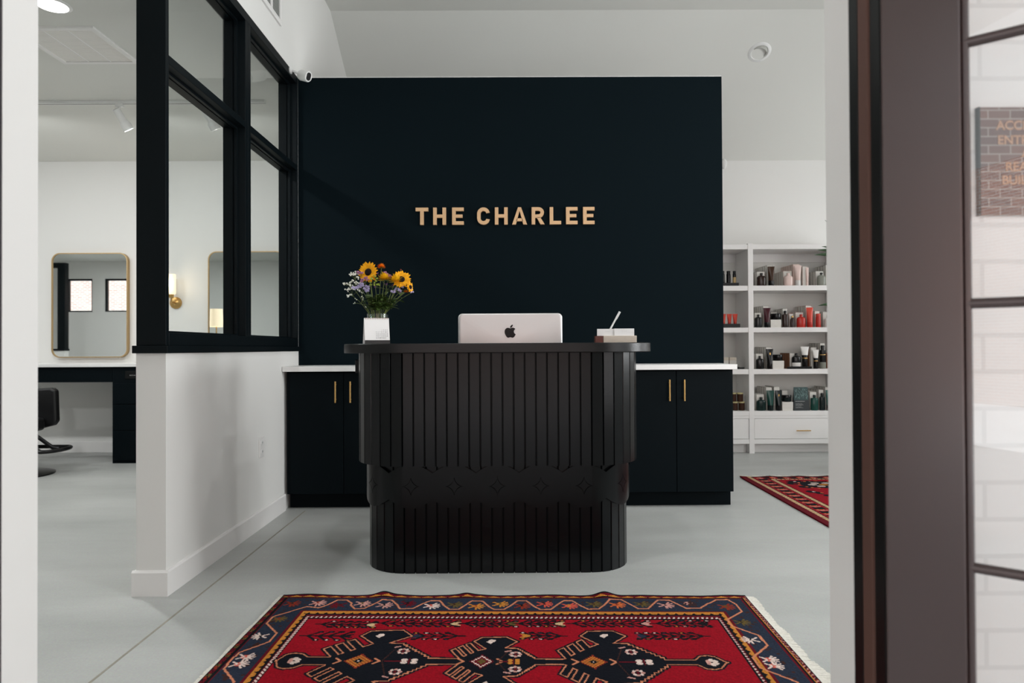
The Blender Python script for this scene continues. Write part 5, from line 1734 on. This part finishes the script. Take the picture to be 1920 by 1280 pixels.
class Weave:
    """a colour raster over a rectangle of floor: column = x, row = distance from the far edge"""

    def __init__(self, x0, x1, yfar, ynear, cell, turn=0.0):
        self.turn, self.mid = turn, ((x0 + x1) / 2, (yfar + ynear) / 2)
        self.x0, self.x1, self.yf, self.yn, self.c = x0, x1, yfar, ynear, cell
        self.nx, self.ny = int(round((x1 - x0) / cell)), int(round((yfar - ynear) / cell))
        self.a = np.zeros((self.ny, self.nx, 3))
        jj, ii = np.meshgrid(np.arange(self.nx), np.arange(self.ny))
        self.X = x0 + (jj + 0.5) * cell
        self.V = (ii + 0.5) * cell

    def px(self, p):
        """photo pixel on the floor to (x, distance from the far edge)"""
        d = CAM_R @ Vector(((p[0] - 960) / FPX, (640 - p[1]) / FPX, -1.0))
        k = (EYE - 0.009) / -d.z
        x, y = d.x * k - self.mid[0], d.y * k - self.mid[1]
        c_, s_ = math.cos(self.turn), math.sin(self.turn)
        return (self.mid[0] + c_ * x + s_ * y, self.yf - (self.mid[1] - s_ * x + c_ * y))

    def paint(self, mask, col):
        self.a[mask] = C[col]

    def poly(self, pts, col):
        X, V = self.X, self.V
        xs_ = [p[0] for p in pts]
        vs_ = [p[1] for p in pts]
        m = np.zeros(X.shape, bool)
        sub = (X >= min(xs_)) & (X <= max(xs_)) & (V >= min(vs_)) & (V <= max(vs_))
        xx, vv = X[sub], V[sub]
        ins = np.zeros(xx.shape, bool)
        for (xa_, va), (xb_, vb) in zip(pts, pts[1:] + pts[:1]):
            if va == vb:
                continue
            c_ = ((va > vv) != (vb > vv)) & (xx < (xb_ - xa_) * (vv - va) / (vb - va) + xa_)
            ins ^= c_
        m[sub] = ins
        self.a[m] = C[col]

    def line(self, pts, w, col, closed=False):
        pts = list(pts) + ([pts[0]] if closed else [])
        m = np.zeros(self.X.shape, bool)
        for (xa_, va), (xb_, vb) in zip(pts[:-1], pts[1:]):
            sub = (self.X >= min(xa_, xb_) - w) & (self.X <= max(xa_, xb_) + w) & (self.V >= min(va, vb) - w) & (self.V <= max(va, vb) + w)
            xx, vv = self.X[sub], self.V[sub]
            dx, dv = xb_ - xa_, vb - va
            L = dx * dx + dv * dv
            t_ = np.clip(((xx - xa_) * dx + (vv - va) * dv) / (L if L > 0 else 1), 0, 1)
            d = (xx - xa_ - t_ * dx) ** 2 + (vv - va - t_ * dv) ** 2
            m[sub] |= d <= (w / 2) ** 2
        self.a[m] = C[col]

    def ell(self, c, rx, rv, col):
        self.a[((self.X - c[0]) / rx) ** 2 + ((self.V - c[1]) / rv) ** 2 <= 1] = C[col]

    def mesh(self, name, parent, zfun, thick=0.009):
        nx, ny, c = self.nx, self.ny, self.c
        xs_ = self.x0 + np.arange(nx + 1) * c
        ys_ = self.yf - np.arange(ny + 1) * c
        gx, gy = np.meshgrid(xs_, ys_)
        wob = 0.003 * np.sin(gx * 21) * np.clip(1 - np.abs(gy - self.yf) / 0.05, 0, 1)
        gz = thick + zfun(gx, self.yf - gy)
        co = np.stack([gx, gy + wob, gz], -1).reshape(-1, 3)
        i, j = np.meshgrid(np.arange(ny), np.arange(nx), indexing='ij')
        a_ = (i * (nx + 1) + j).reshape(-1)
        quads = np.stack([a_, a_ + nx + 1, a_ + nx + 2, a_ + 1], -1)
        off = np.array(parent.location)
        me = bpy.data.meshes.new(name)
        # skirt down to the floor
        rim = [k for k in range(nx + 1)] + [r * (nx + 1) + nx for r in range(1, ny + 1)] + [ny * (nx + 1) + k for k in range(nx - 1, -1, -1)] + [r * (nx + 1) for r in range(ny - 1, 0, -1)]
        low = co[rim].copy()
        low[:, 2] = np.maximum(0.0006, low[:, 2] - thick)
        n0 = len(co)
        co = np.concatenate([co, low])
        m = len(rim)
        sk = np.array([(rim[k], rim[(k + 1) % m], n0 + (k + 1) % m, n0 + k) for k in range(m)])
        allq = np.concatenate([quads, sk])
        me.vertices.add(len(co))
        me.vertices.foreach_set('co', (co - off).astype(np.float32).ravel())
        me.loops.add(len(allq) * 4)
        me.loops.foreach_set('vertex_index', allq.astype(np.int32).ravel())
        me.polygons.add(len(allq))
        me.polygons.foreach_set('loop_start', (np.arange(len(allq)) * 4).astype(np.int32))
        me.update(calc_edges=True)
        at = me.color_attributes.new('wool', 'FLOAT_COLOR', 'CORNER')
        colf = np.ones((len(allq), 4), np.float32)
        colf[:nx * ny, :3] = self.a.reshape(-1, 3)
        colf[nx * ny:, :3] = C['dred']
        at.data.foreach_set('color', np.repeat(colf, 4, axis=0).ravel())
        me.polygons.foreach_set('use_smooth', np.ones(len(allq), bool))
        me.validate()
        me.materials.append(WOOL)
        o = bpy.data.objects.new(name, me)
        COL.objects.link(o)
        o.parent = parent
        return o


rng = np.random.default_rng(5)
YFAR = 2.858
YMID = 2.254
TURN = rad(-1.4)
wv = Weave(-0.967, 0.958, YFAR, 2 * YMID - YFAR, 0.0037, TURN)
Xr, V = wv.X, wv.V
half = YFAR - YMID
DL, DR = Xr - wv.x0, wv.x1 - Xr
side = np.minimum(DL, DR)
# both borders measured as a fraction so that the corners mitre
far_b = np.array([0.0, 0.010, 0.030, 0.040, 0.170, 0.178, 0.203, 0.216, 0.226, 0.246, 0.256])
sid_b = np.array([0.0, 0.005, 0.020, 0.033, 0.131, 0.140, 0.158, 0.166, 0.171, 0.180, 0.186])
nf = np.interp(V, far_b, np.arange(11.0))
ns = np.interp(side, sid_b, np.arange(11.0))
b_ = np.minimum(nf, ns)
is_side = ns < nf
run = np.where(is_side, V * 1.0, Xr)
wv.a[:] = C['red']
wv.paint(b_ < 10, 'black')
wv.paint(b_ < 9, 'dred')
wv.paint(b_ < 7, 'black')
wv.paint(b_ < 6, 'gold')
wv.paint(b_ < 5, 'dred')
wv.paint(b_ < 4, 'blue')
wv.paint(b_ < 3, 'dred')
wv.paint(b_ < 2.6, 'black')
wv.paint(b_ < 2, 'dred')
wv.paint(b_ < 1, 'black')
per = np.where(is_side, 0.036, 0.034)
saw = np.abs((run / per) % 1.0 * 2 - 1)
wv.paint((b_ >= 5) & (b_ < 6.6) & (b_ - 5 > 0.45 + 1.1 * saw), 'black')
wv.paint((b_ >= 5) & (b_ < 6.2) & (b_ - 5 < 0.35 + 0.8 * saw), 'gold')
# white dots on the inner dark red stripe
perd = np.where(is_side, 0.0185, 0.0180)
ph = (run / perd + (b_ - 8) * 0.35) % 1.0
wv.paint((b_ >= 8.1) & (b_ < 8.95) & (ph < np.where(is_side, 0.55, 0.42)), 'white')
# outer stripe: gold scallops on the long edge, broken colour on the short ones
pe = np.where(is_side, 0.036, 0.055)
sc_ = np.abs((run / pe) % 1.0 * 2 - 1)
wv.paint((b_ >= 1) & (b_ < 2) & (b_ - 1 > 0.25 + 0.7 * sc_) & ~is_side, 'gold')
k4 = np.floor(run / 0.017).astype(int) % 4
onr = is_side & (b_ >= 1) & (b_ < 2)
wv.paint(onr & (k4 == 0), 'rust')
wv.paint(onr & (k4 == 1) & (DL < DR), 'olive')
wv.paint(onr & ((run / 0.020 + (b_ - 1) * 0.5) % 1.0 < 0.36) & (DR < DL), 'pink')
wv.paint(onr & ((run / 0.036 + (b_ - 1)) % 1.0 < 0.2), 'black')
wv.paint(is_side & (b_ >= 1.8) & (b_ < 2.1) & (DR < DL), 'gold')
# faint red specks on the blue band
for k in range(150):
    t_ = rng.random()
    if rng.random() < 0.6:
        p = (rng.uniform(wv.x0 + 0.05, wv.x1 - 0.05), rng.uniform(0.05, 0.16))
    else:
        p = (rng.choice([wv.x0 + rng.uniform(0.045, 0.12), wv.x1 - rng.uniform(0.045, 0.12)]), rng.uniform(0.1, half))
    wv.ell(p, 0.007, 0.006, 'brown')


def PX(*pts):
    return [wv.px(p) for p in pts]


vine = [(575, 1136.7), (598, 1139), (614, 1133.6), (633, 1124.4), (651, 1124.4), (660, 1131), (658, 1134), (665, 1141), (683, 1140), (701.7, 1131.7), (716.7, 1124), (735, 1125), (744, 1132.5), (750, 1141), (775, 1140), (791.7, 1131.7),
        (806.7, 1125.8), (825, 1125.8), (833, 1135), (843, 1142), (860, 1142), (875, 1132.5), (885, 1126), (905, 1126.7), (917.5, 1137.5), (926.7, 1142), (945, 1142), (957.5, 1135), (970, 1125.8), (986.7, 1125.8), (1001.7, 1136.7), (1013, 1142),
        (1033, 1142), (1045.8, 1132.5), (1056.7, 1125.8), (1073, 1125.8), (1090, 1135.8), (1103, 1141.7), (1123, 1141), (1134, 1133), (1143, 1124), (1165, 1124), (1181.7, 1132.5), (1196.7, 1140.8), (1215, 1140.8), (1225, 1131.7), (1233, 1124.7),
        (1255, 1125), (1268, 1131), (1286.7, 1140), (1313, 1139.7), (1325, 1132.5), (1343, 1124), (1365, 1124), (1380, 1132.5), (1391, 1146), (1364, 1161), (1371, 1172.5), (1423, 1191), (1439, 1210), (1411, 1232.5), (1424, 1247.5), (1478, 1270)]
wv.line(PX(*vine), 0.0080, 'tan')
wv.line(PX((575, 1136.7), (511, 1156), (500, 1168), (519, 1186.7), (504, 1203), (448, 1223), (430, 1240.6), (448, 1262)), 0.0075, 'tan')


def palmette(p, c1, c2, s=1.0, flip=1):
    x, v = wv.px(p)
    wv.ell((x, v), 0.020 * s, 0.018 * s, c2)
    for k in range(6):
        a = rad(-60 + 30 * k)
        x2, v2 = x + flip * 0.034 * s * math.cos(a), v + 0.034 * s * math.sin(a)
        wv.line([(x + flip * 0.006 * math.cos(a), v + 0.006 * math.sin(a)), (x2, v2)], 0.009 * s, c1)
    wv.line([(x - flip * 0.030 * s, v - 0.02 * s), (x - flip * 0.004, v), (x - flip * 0.030 * s, v + 0.018 * s)], 0.009 * s, c1)
    wv.ell((x, v), 0.006 * s, 0.006 * s, c2)


for p, c1, c2, fl_ in [((548, 1131), 'rust', 'brown', 1), ((596, 1130), 'pink', 'rust', 1), ((634, 1134), 'dred', 'brown', -1), ((680, 1131), 'pink', 'olive', 1), ((721, 1134), 'pink', 'black', 1), ((765, 1131), 'dred', 'black', 1),
                       ((809, 1135.5), 'white', 'salmon', 1), ((852, 1133), 'olive', 'brown', 1), ((893, 1136), 'gold', 'rust', 1), ((938, 1132), 'gold', 'olive', 1), ((979, 1135.5), 'rust', 'black', 1), ((1021, 1132), 'salmon', 'navy', 1),
                       ((1068, 1135.5), 'salmon', 'gold', 1), ((1113, 1132), 'olive', 'brown', 1), ((1157, 1133.5), 'orange', 'rust', 1), ((1203, 1132), 'olive', 'brown', 1), ((1248, 1134), 'pink', 'navy', 1), ((1290, 1131), 'brown', 'pink', 1),
                       ((1362, 1137), 'rust', 'olive', 1), ((1391, 1166), 'olive', 'black', 1), ((1407, 1199), 'white', 'black', -1), ((1443, 1236), 'white', 'salmon', 1), ((1459, 1270), 'orange', 'gold', 1),
                       ((523, 1160), 'olive', 'rust', 1), ((488, 1192), 'white', 'black', -1), ((461, 1231), 'white', 'salmon', 1), ((432, 1264), 'orange', 'rust', 1)]:
    palmette(p, c1, c2, 0.93 if p[1] < 1145 else 0.85, fl_)

# field: the linked dark bird medallions
cl = half


def zig(p, q_, n, amp):
    out = []
    for k in range(n):
        a_, b2_ = k / n, (k + 1) / n
        x0_, v0_ = p[0] + (q_[0] - p[0]) * a_, p[1] + (q_[1] - p[1]) * a_
        x1_, v1_ = p[0] + (q_[0] - p[0]) * b2_, p[1] + (q_[1] - p[1]) * b2_
        out += [(x0_, v0_), (x1_ if amp > 0 else x0_, v0_ if amp > 0 else v1_)]
    return out


def comb(p, q_, n, fx, fv):
    out = []
    for k in range(n):
        s0, s1 = k / n, (k + 0.62) / n
        a_ = (p[0] + (q_[0] - p[0]) * s0, p[1] + (q_[1] - p[1]) * s0)
        b2_ = (p[0] + (q_[0] - p[0]) * s1, p[1] + (q_[1] - p[1]) * s1)
        out += [a_, (a_[0] + fx, a_[1] + fv), (b2_[0] + fx, b2_[1] + fv), b2_]
    return out


up = []
up += PX((515, 1240), (537.5, 1226.5), (553, 1223.8), (569, 1225.5), (576, 1230.8), (617, 1231.5))
def fig(c0, c1, bird, z0, z1):
    p, q_ = wv.px(c0), wv.px(c1)
    f0, f1 = wv.px((c1[0] - 15, c1[1] - 14)), wv.px(c1)
    out = comb(p, q_, 3, f0[0] - f1[0], f0[1] - f1[1])
    out += PX(*bird)
    out += zig(wv.px(z0), wv.px(z1), 9, 1)
    return out


up += fig((620, 1231), (689, 1209.5), [(700, 1206.5), (677.5, 1191.7), (696.7, 1182.5), (756.7, 1180.8), (773, 1192), (730, 1205)], (751.7, 1205.8), (802, 1233))
up += PX((802, 1233.5), (856, 1234))
up += fig((860, 1233.5), (902, 1217), [(911, 1216), (889, 1202), (905, 1194.5), (950, 1194), (970, 1202.5), (947, 1214.5)], (968, 1215), (1003, 1234.5))
up += PX((1003, 1235), (1056, 1235.5))
up += fig((1060, 1234), (1112, 1210), [(1121, 1207.5), (1088.5, 1192), (1102, 1183), (1148, 1182.3), (1173, 1192), (1150, 1205.5)], (1171, 1206), (1247, 1236))
up += PX((1247, 1236.5), (1304, 1237), (1312, 1230), (1326, 1228.5), (1340, 1231), (1366, 1243))
body = up + [(x, 2 * cl - v) for x, v in up[::-1]]
wv.line(body, 0.020, 'navy', True)
wv.poly(body, 'navy')
wv.line(body, 0.0048, 'tan', True)
# details on the medallions
for cx_, w_, cA, cB in ((671.5, 27, 'gold', 'rust'), (903, 23, 'white', 'dred'), (1113, 25, 'gold', 'rust')):
    x, v = wv.px((cx_, 1241))[0], cl
    hw_ = w_ / FPX * (YFAR - cl)
    for k in range(-6, 7):
        for j in range(-6, 7):
            if abs(k) + abs(j) <= 6:
                rr = abs(k) + abs(j)
                c_ = cA if rr in (5, 3) else (cB if rr in (6, 4) else ('navy' if rr > 0 else 'white'))
                if cA == 'white' and rr < 5:
                    c_ = 'olive' if rr < 3 else 'dred'
                wv.a[(np.abs(Xr - x - k * hw_ / 6.5) < hw_ / 13 + 0.0005) & (np.abs(V - v - j * 0.0078) < 0.0042)] = C[c_]
    for off in (-38, 36) if cx_ < 1000 else (-32, 41):
        xa_, vv_ = wv.px((cx_ + off, 1241))[0], cl
        wv.line([(xa_ - 0.014, vv_ - 0.020), (xa_ + 0.006, vv_), (xa_ - 0.014, vv_ + 0.020)], 0.0075, 'tan')
    sc_w = 0.72 if 880 < cx_ < 930 else 1.0
    xs0 = wv.px((cx_ + 48 * sc_w, 1241))[0]
    xf = wv.px((cx_ + 95 * sc_w - (8 if sc_w < 1 else 0), 1241))[0]
    wv.line([(xs0, cl), (xf, cl)], 0.006, 'dred')
    for dx_, dv_ in ((-1, -0.5), (-1, 0.5), (1, -0.5), (1, 0.5)):
        wv.ell((xf + 0.016 * dx_ * sc_w, cl + 0.020 * dv_), 0.012 * sc_w, 0.010, 'white' if sc_w == 1 else 'gold')
    wv.line([(xf - 0.02, cl), (xf + 0.02, cl)], 0.004, 'dred')
    wv.line([(xf, cl - 0.02), (xf, cl + 0.02)], 0.004, 'dred')
    for sgn in (-1, 1):
        wv.line([(xs0 - 0.008, cl), (xs0 + 0.020, cl + sgn * 0.095 * sc_w)], 0.004, 'brown')
        wv.line([(xs0 + 0.016, cl + sgn * 0.105 * sc_w), (xs0 + 0.034, cl + sgn * 0.112 * sc_w)], 0.008, 'pink')
        xr_, vr_ = xs0 + 0.050, cl + sgn * 0.075 * sc_w
        for k in range(8):
            a = rad(45 * k)
            wv.ell((xr_ + 0.016 * math.cos(a), vr_ + 0.016 * math.sin(a)), 0.0062, 0.0062, 'white' if k % 2 else 'pink')
        wv.ell((xr_, vr_), 0.006, 0.006, 'dred')
for px_ in (549, 1335):
    x, v = wv.px((px_, 1241))[0], cl
    for k in range(6):
        a = rad(60 * k + 30)
        wv.ell((x + 0.013 * math.cos(a), v + 0.016 * math.sin(a)), 0.009, 0.011, 'white' if k % 3 else 'pink')
for px_, py_ in ((714, 1191), (922, 1202), (1133, 1191.5)):
    x, v = wv.px((px_, py_))
    wv.poly([(x - 0.018, v + 0.004), (x - 0.004, v - 0.016), (x + 0.014, v - 0.012), (x + 0.012, v + 0.002), (x + 0.004, v + 0.008), (x - 0.002, v + 0.020)], 'white')


def sprig(p, q_, n, tipc, h=0.026):
    a_, b2_ = wv.px(p), wv.px(q_)
    wv.line([a_, b2_], 0.0085, 'black')
    sg = 1 if b2_[0] > a_[0] else -1
    for k in range(n):
        t_ = (k + 0.7) / (n + 0.3)
        x, v = a_[0] + (b2_[0] - a_[0]) * t_, a_[1] + (b2_[1] - a_[1]) * t_
        for s2 in (-1, 1):
            xe, ve = x + sg * 0.036, v + s2 * h
            wv.line([(x, v), (xe, ve)], 0.0100, 'black')
            cc = ['black', 'olive', 'white', 'blue', 'gold', 'pink', 'black'][int(rng.integers(0, 7))]
            wv.ell((xe + sg * 0.003, ve), 0.0125, 0.0085, 'black')
            wv.ell((xe + sg * 0.003, ve), 0.005, 0.004, cc)
    wv.ell((b2_[0] + sg * 0.006, b2_[1]), 0.016, 0.010, tipc)
    wv.line([(b2_[0] + sg * 0.004, b2_[1] - 0.010), (b2_[0] + sg * 0.026, b2_[1] - 0.014)], 0.006, tipc)
    wv.line([(b2_[0] + sg * 0.004, b2_[1] + 0.010), (b2_[0] + sg * 0.026, b2_[1] + 0.014)], 0.006, tipc)


sprig((592, 1169.5), (692, 1171), 6, 'cream')
sprig((703, 1167.5), (850, 1169), 8, 'cream')
sprig((860, 1168.5), (957, 1169), 6, 'olive')
sprig((962, 1168.5), (1045, 1169), 5, 'cream')
sprig((1062, 1168.5), (1207, 1169), 8, 'pink')
sprig((1220, 1168.5), (1318, 1169), 6, 'black')
sprig((563, 1191.5), (648, 1192), 4, 'black', 0.034)
sprig((872, 1192), (786, 1192), 4, 'blue')
sprig((1063, 1192), (990, 1191.5), 4, 'gold')
sprig((1330, 1192), (1207, 1192), 7, 'blue')
# the near half repeats the far half in mirror image
h_ = wv.ny // 2
wv.a[wv.ny - h_:] = wv.a[:h_][::-1]
# wool wear
wv.a *= (0.88 + 0.24 * rng.random(wv.a.shape[:2]))[..., None]

rugN = thing("patterned_rug", (-0.0045, YMID, 0), 'red and navy patterned wool rug lying before the black desk', 'rug', 'oriental rugs')


def bumps(x, v):
    edge = np.exp(-(v / 0.035) ** 2)
    z = edge * (0.012 * np.exp(-((x + 0.545) / 0.035) ** 2) + 0.016 * np.exp(-((x - 0.375) / 0.04) ** 2) + 0.006 * np.exp(-((x + 0.20) / 0.03) ** 2) + 0.004 * np.abs(np.sin(x * 9.0)) ** 4)
    return z


wv.mesh('woven_field', rugN, bumps, 0.009)
WARP = mat('cotton_warp_fringe', rgb(214, 210, 200), 0.9, spec=0.1, var=0.1, bscale=120, bump=0.4)
for xe, sg, wd in ((wv.x0, -1, 0.020), (wv.x1, 1, 0.040)):
    fr_ = MB()
    nn = 170
    for k in range(nn):
        y0 = YFAR - (YFAR - wv.yn) * k / nn
        y1 = YFAR - (YFAR - wv.yn) * (k + 1.25) / nn
        L = wd * random.uniform(0.93, 1.04) * (0.86 + 0.14 * math.sin(k * 0.21) * math.sin(k * 0.083 + 1))
        if k > nn * 0.48 and sg > 0:
            L *= 1.4
        dy = random.uniform(-0.001, 0.001)
        h1 = random.uniform(0.0035, 0.006)
        fr_.add([(xe, y0, 0.0008), (xe, y1, 0.0008), (xe + sg * L, y1 + dy, 0.0008), (xe + sg * L, y0 + dy, 0.0008), (xe, y0, 0.0075), (xe, y1, 0.0075), (xe + sg * L, y1 + dy, h1), (xe + sg * L, y0 + dy, h1)],
                [(0, 1, 2, 3), (7, 6, 5, 4), (0, 4, 5, 1), (1, 5, 6, 2), (2, 6, 7, 3), (3, 7, 4, 0)])
    fr_.build('fringe', WARP, rugN)

rugN.rotation_euler = (0, 0, TURN)

# second rug by the shelving
w2 = Weave(1.825, 3.45, 5.425, 3.05, 0.0075)
X2, V2 = w2.X, w2.V
side2 = np.minimum(X2 - w2.x0, w2.x1 - X2)
far2 = np.minimum(V2, (w2.yf - w2.yn) - V2)
sb = np.array([0, 0.055, 0.083, 0.090, 0.192, 0.205, 0.232, 0.240])
fb = np.array([0, 0.004, 0.008, 0.030, 0.100, 0.106, 0.130, 0.138])
n2 = np.minimum(np.interp(side2, sb, np.arange(8.0)), np.interp(far2, fb, np.arange(8.0)))
sd2 = np.interp(side2, sb, np.arange(8.0)) < np.interp(far2, fb, np.arange(8.0))
run2 = np.where(sd2, V2, X2)
w2.a[:] = C['red']
w2.paint(n2 < 7, 'black')
w2.paint(n2 < 6, 'cream')
w2.paint(n2 < 5, 'black')
w2.paint(n2 < 4, 'red')
w2.paint(n2 < 3, 'black')
w2.paint(n2 < 2, 'cream')
w2.paint(n2 < 1, 'dred')
w2.paint(((n2 >= 1) & (n2 < 2) | (n2 >= 5) & (n2 < 6)) & ((run2 / 0.035) % 1 < 0.22), 'brown')
mb_ = (n2 >= 3.12) & (n2 < 3.88)
ph2 = (run2 / 0.105 + 0.35 * np.abs(n2 - 3.5)) % 1.0
w2.paint(mb_ & (ph2 < 0.56), 'black')
w2.paint(mb_ & (ph2 > 0.52) & (ph2 < 0.66) & (np.abs(n2 - 3.5) < 0.25), 'orange')
w2.paint(mb_ & (ph2 > 0.74) & (ph2 < 0.86), 'pink')
rr_ = np.random.default_rng(11)
for k in range(150):
    p = (rr_.uniform(2.12, 3.15), rr_.uniform(0.17, 2.2))
    w2.ell(p, rr_.uniform(0.02, 0.05), rr_.uniform(0.02, 0.05), 'navy')
    w2.ell((p[0] + 0.02, p[1]), 0.012, 0.012, ['orange', 'pink', 'red', 'white'][k % 4])
for cx_, cv_, s in ((2.34, 0.33, 1.0), (2.95, 0.33, 1.0), (2.34, 2.05, 1.0)):
    w2.ell((cx_, cv_), 0.17 * s, 0.13 * s, 'navy')
    for a in range(0, 360, 60):
        w2.ell((cx_ + 0.085 * math.cos(rad(a)), cv_ + 0.065 * math.sin(rad(a))), 0.032, 0.020, 'white')
    w2.ell((cx_, cv_), 0.035, 0.024, 'gold')
    for a in range(0, 360, 30):
        w2.ell((cx_ + 0.18 * math.cos(rad(a)), cv_ + 0.14 * math.sin(rad(a))), 0.012, 0.012, 'orange')
for cv_ in (0.86, 1.55):
    w2.poly([(2.25, cv_ + 0.08), (2.42, cv_ - 0.14), (2.64, cv_ - 0.24), (2.86, cv_ - 0.14), (3.03, cv_ + 0.08), (2.86, cv_ + 0.26), (2.64, cv_ + 0.34), (2.42, cv_ + 0.26)], 'navy')
    w2.line([(2.25, cv_ + 0.08), (2.42, cv_ - 0.14), (2.64, cv_ - 0.24), (2.86, cv_ - 0.14), (3.03, cv_ + 0.08), (2.86, cv_ + 0.26), (2.64, cv_ + 0.34), (2.42, cv_ + 0.26)], 0.015, 'tan', True)
w2.a *= (0.85 + 0.3 * rr_.random(w2.a.shape[:2]))[..., None]
rugF = thing('patterned_rug', (2.64, 4.24, 0), 'red and black patterned wool rug lying by the shelving', 'rug', 'oriental rugs')
w2.mesh('woven_field', rugF, lambda x, v: np.exp(-(v / 0.05) ** 2) * 0.006 * np.abs(np.sin(x * 13)) ** 3, 0.008)
fr_ = MB()
for k in range(150):
    x = w2.x0 + 0.02 + (w2.x1 - w2.x0 - 0.04) * k / 150
    L = 0.075 * random.uniform(0.6, 1.2)
    dx = random.uniform(-0.008, 0.008)
    fr_.add([(x, w2.yf, 0.0008), (x + 0.009, w2.yf, 0.0008), (x + 0.009 + dx, w2.yf + L, 0.0008), (x + dx, w2.yf + L, 0.0008), (x, w2.yf, 0.008), (x + 0.009, w2.yf, 0.008), (x + 0.009 + dx, w2.yf + L, 0.004), (x + dx, w2.yf + L, 0.004)],
            [(0, 1, 2, 3), (7, 6, 5, 4), (0, 4, 5, 1), (1, 5, 6, 2), (2, 6, 7, 3), (3, 7, 4, 0)])
fr_.build('fringe', WARP, rugF)
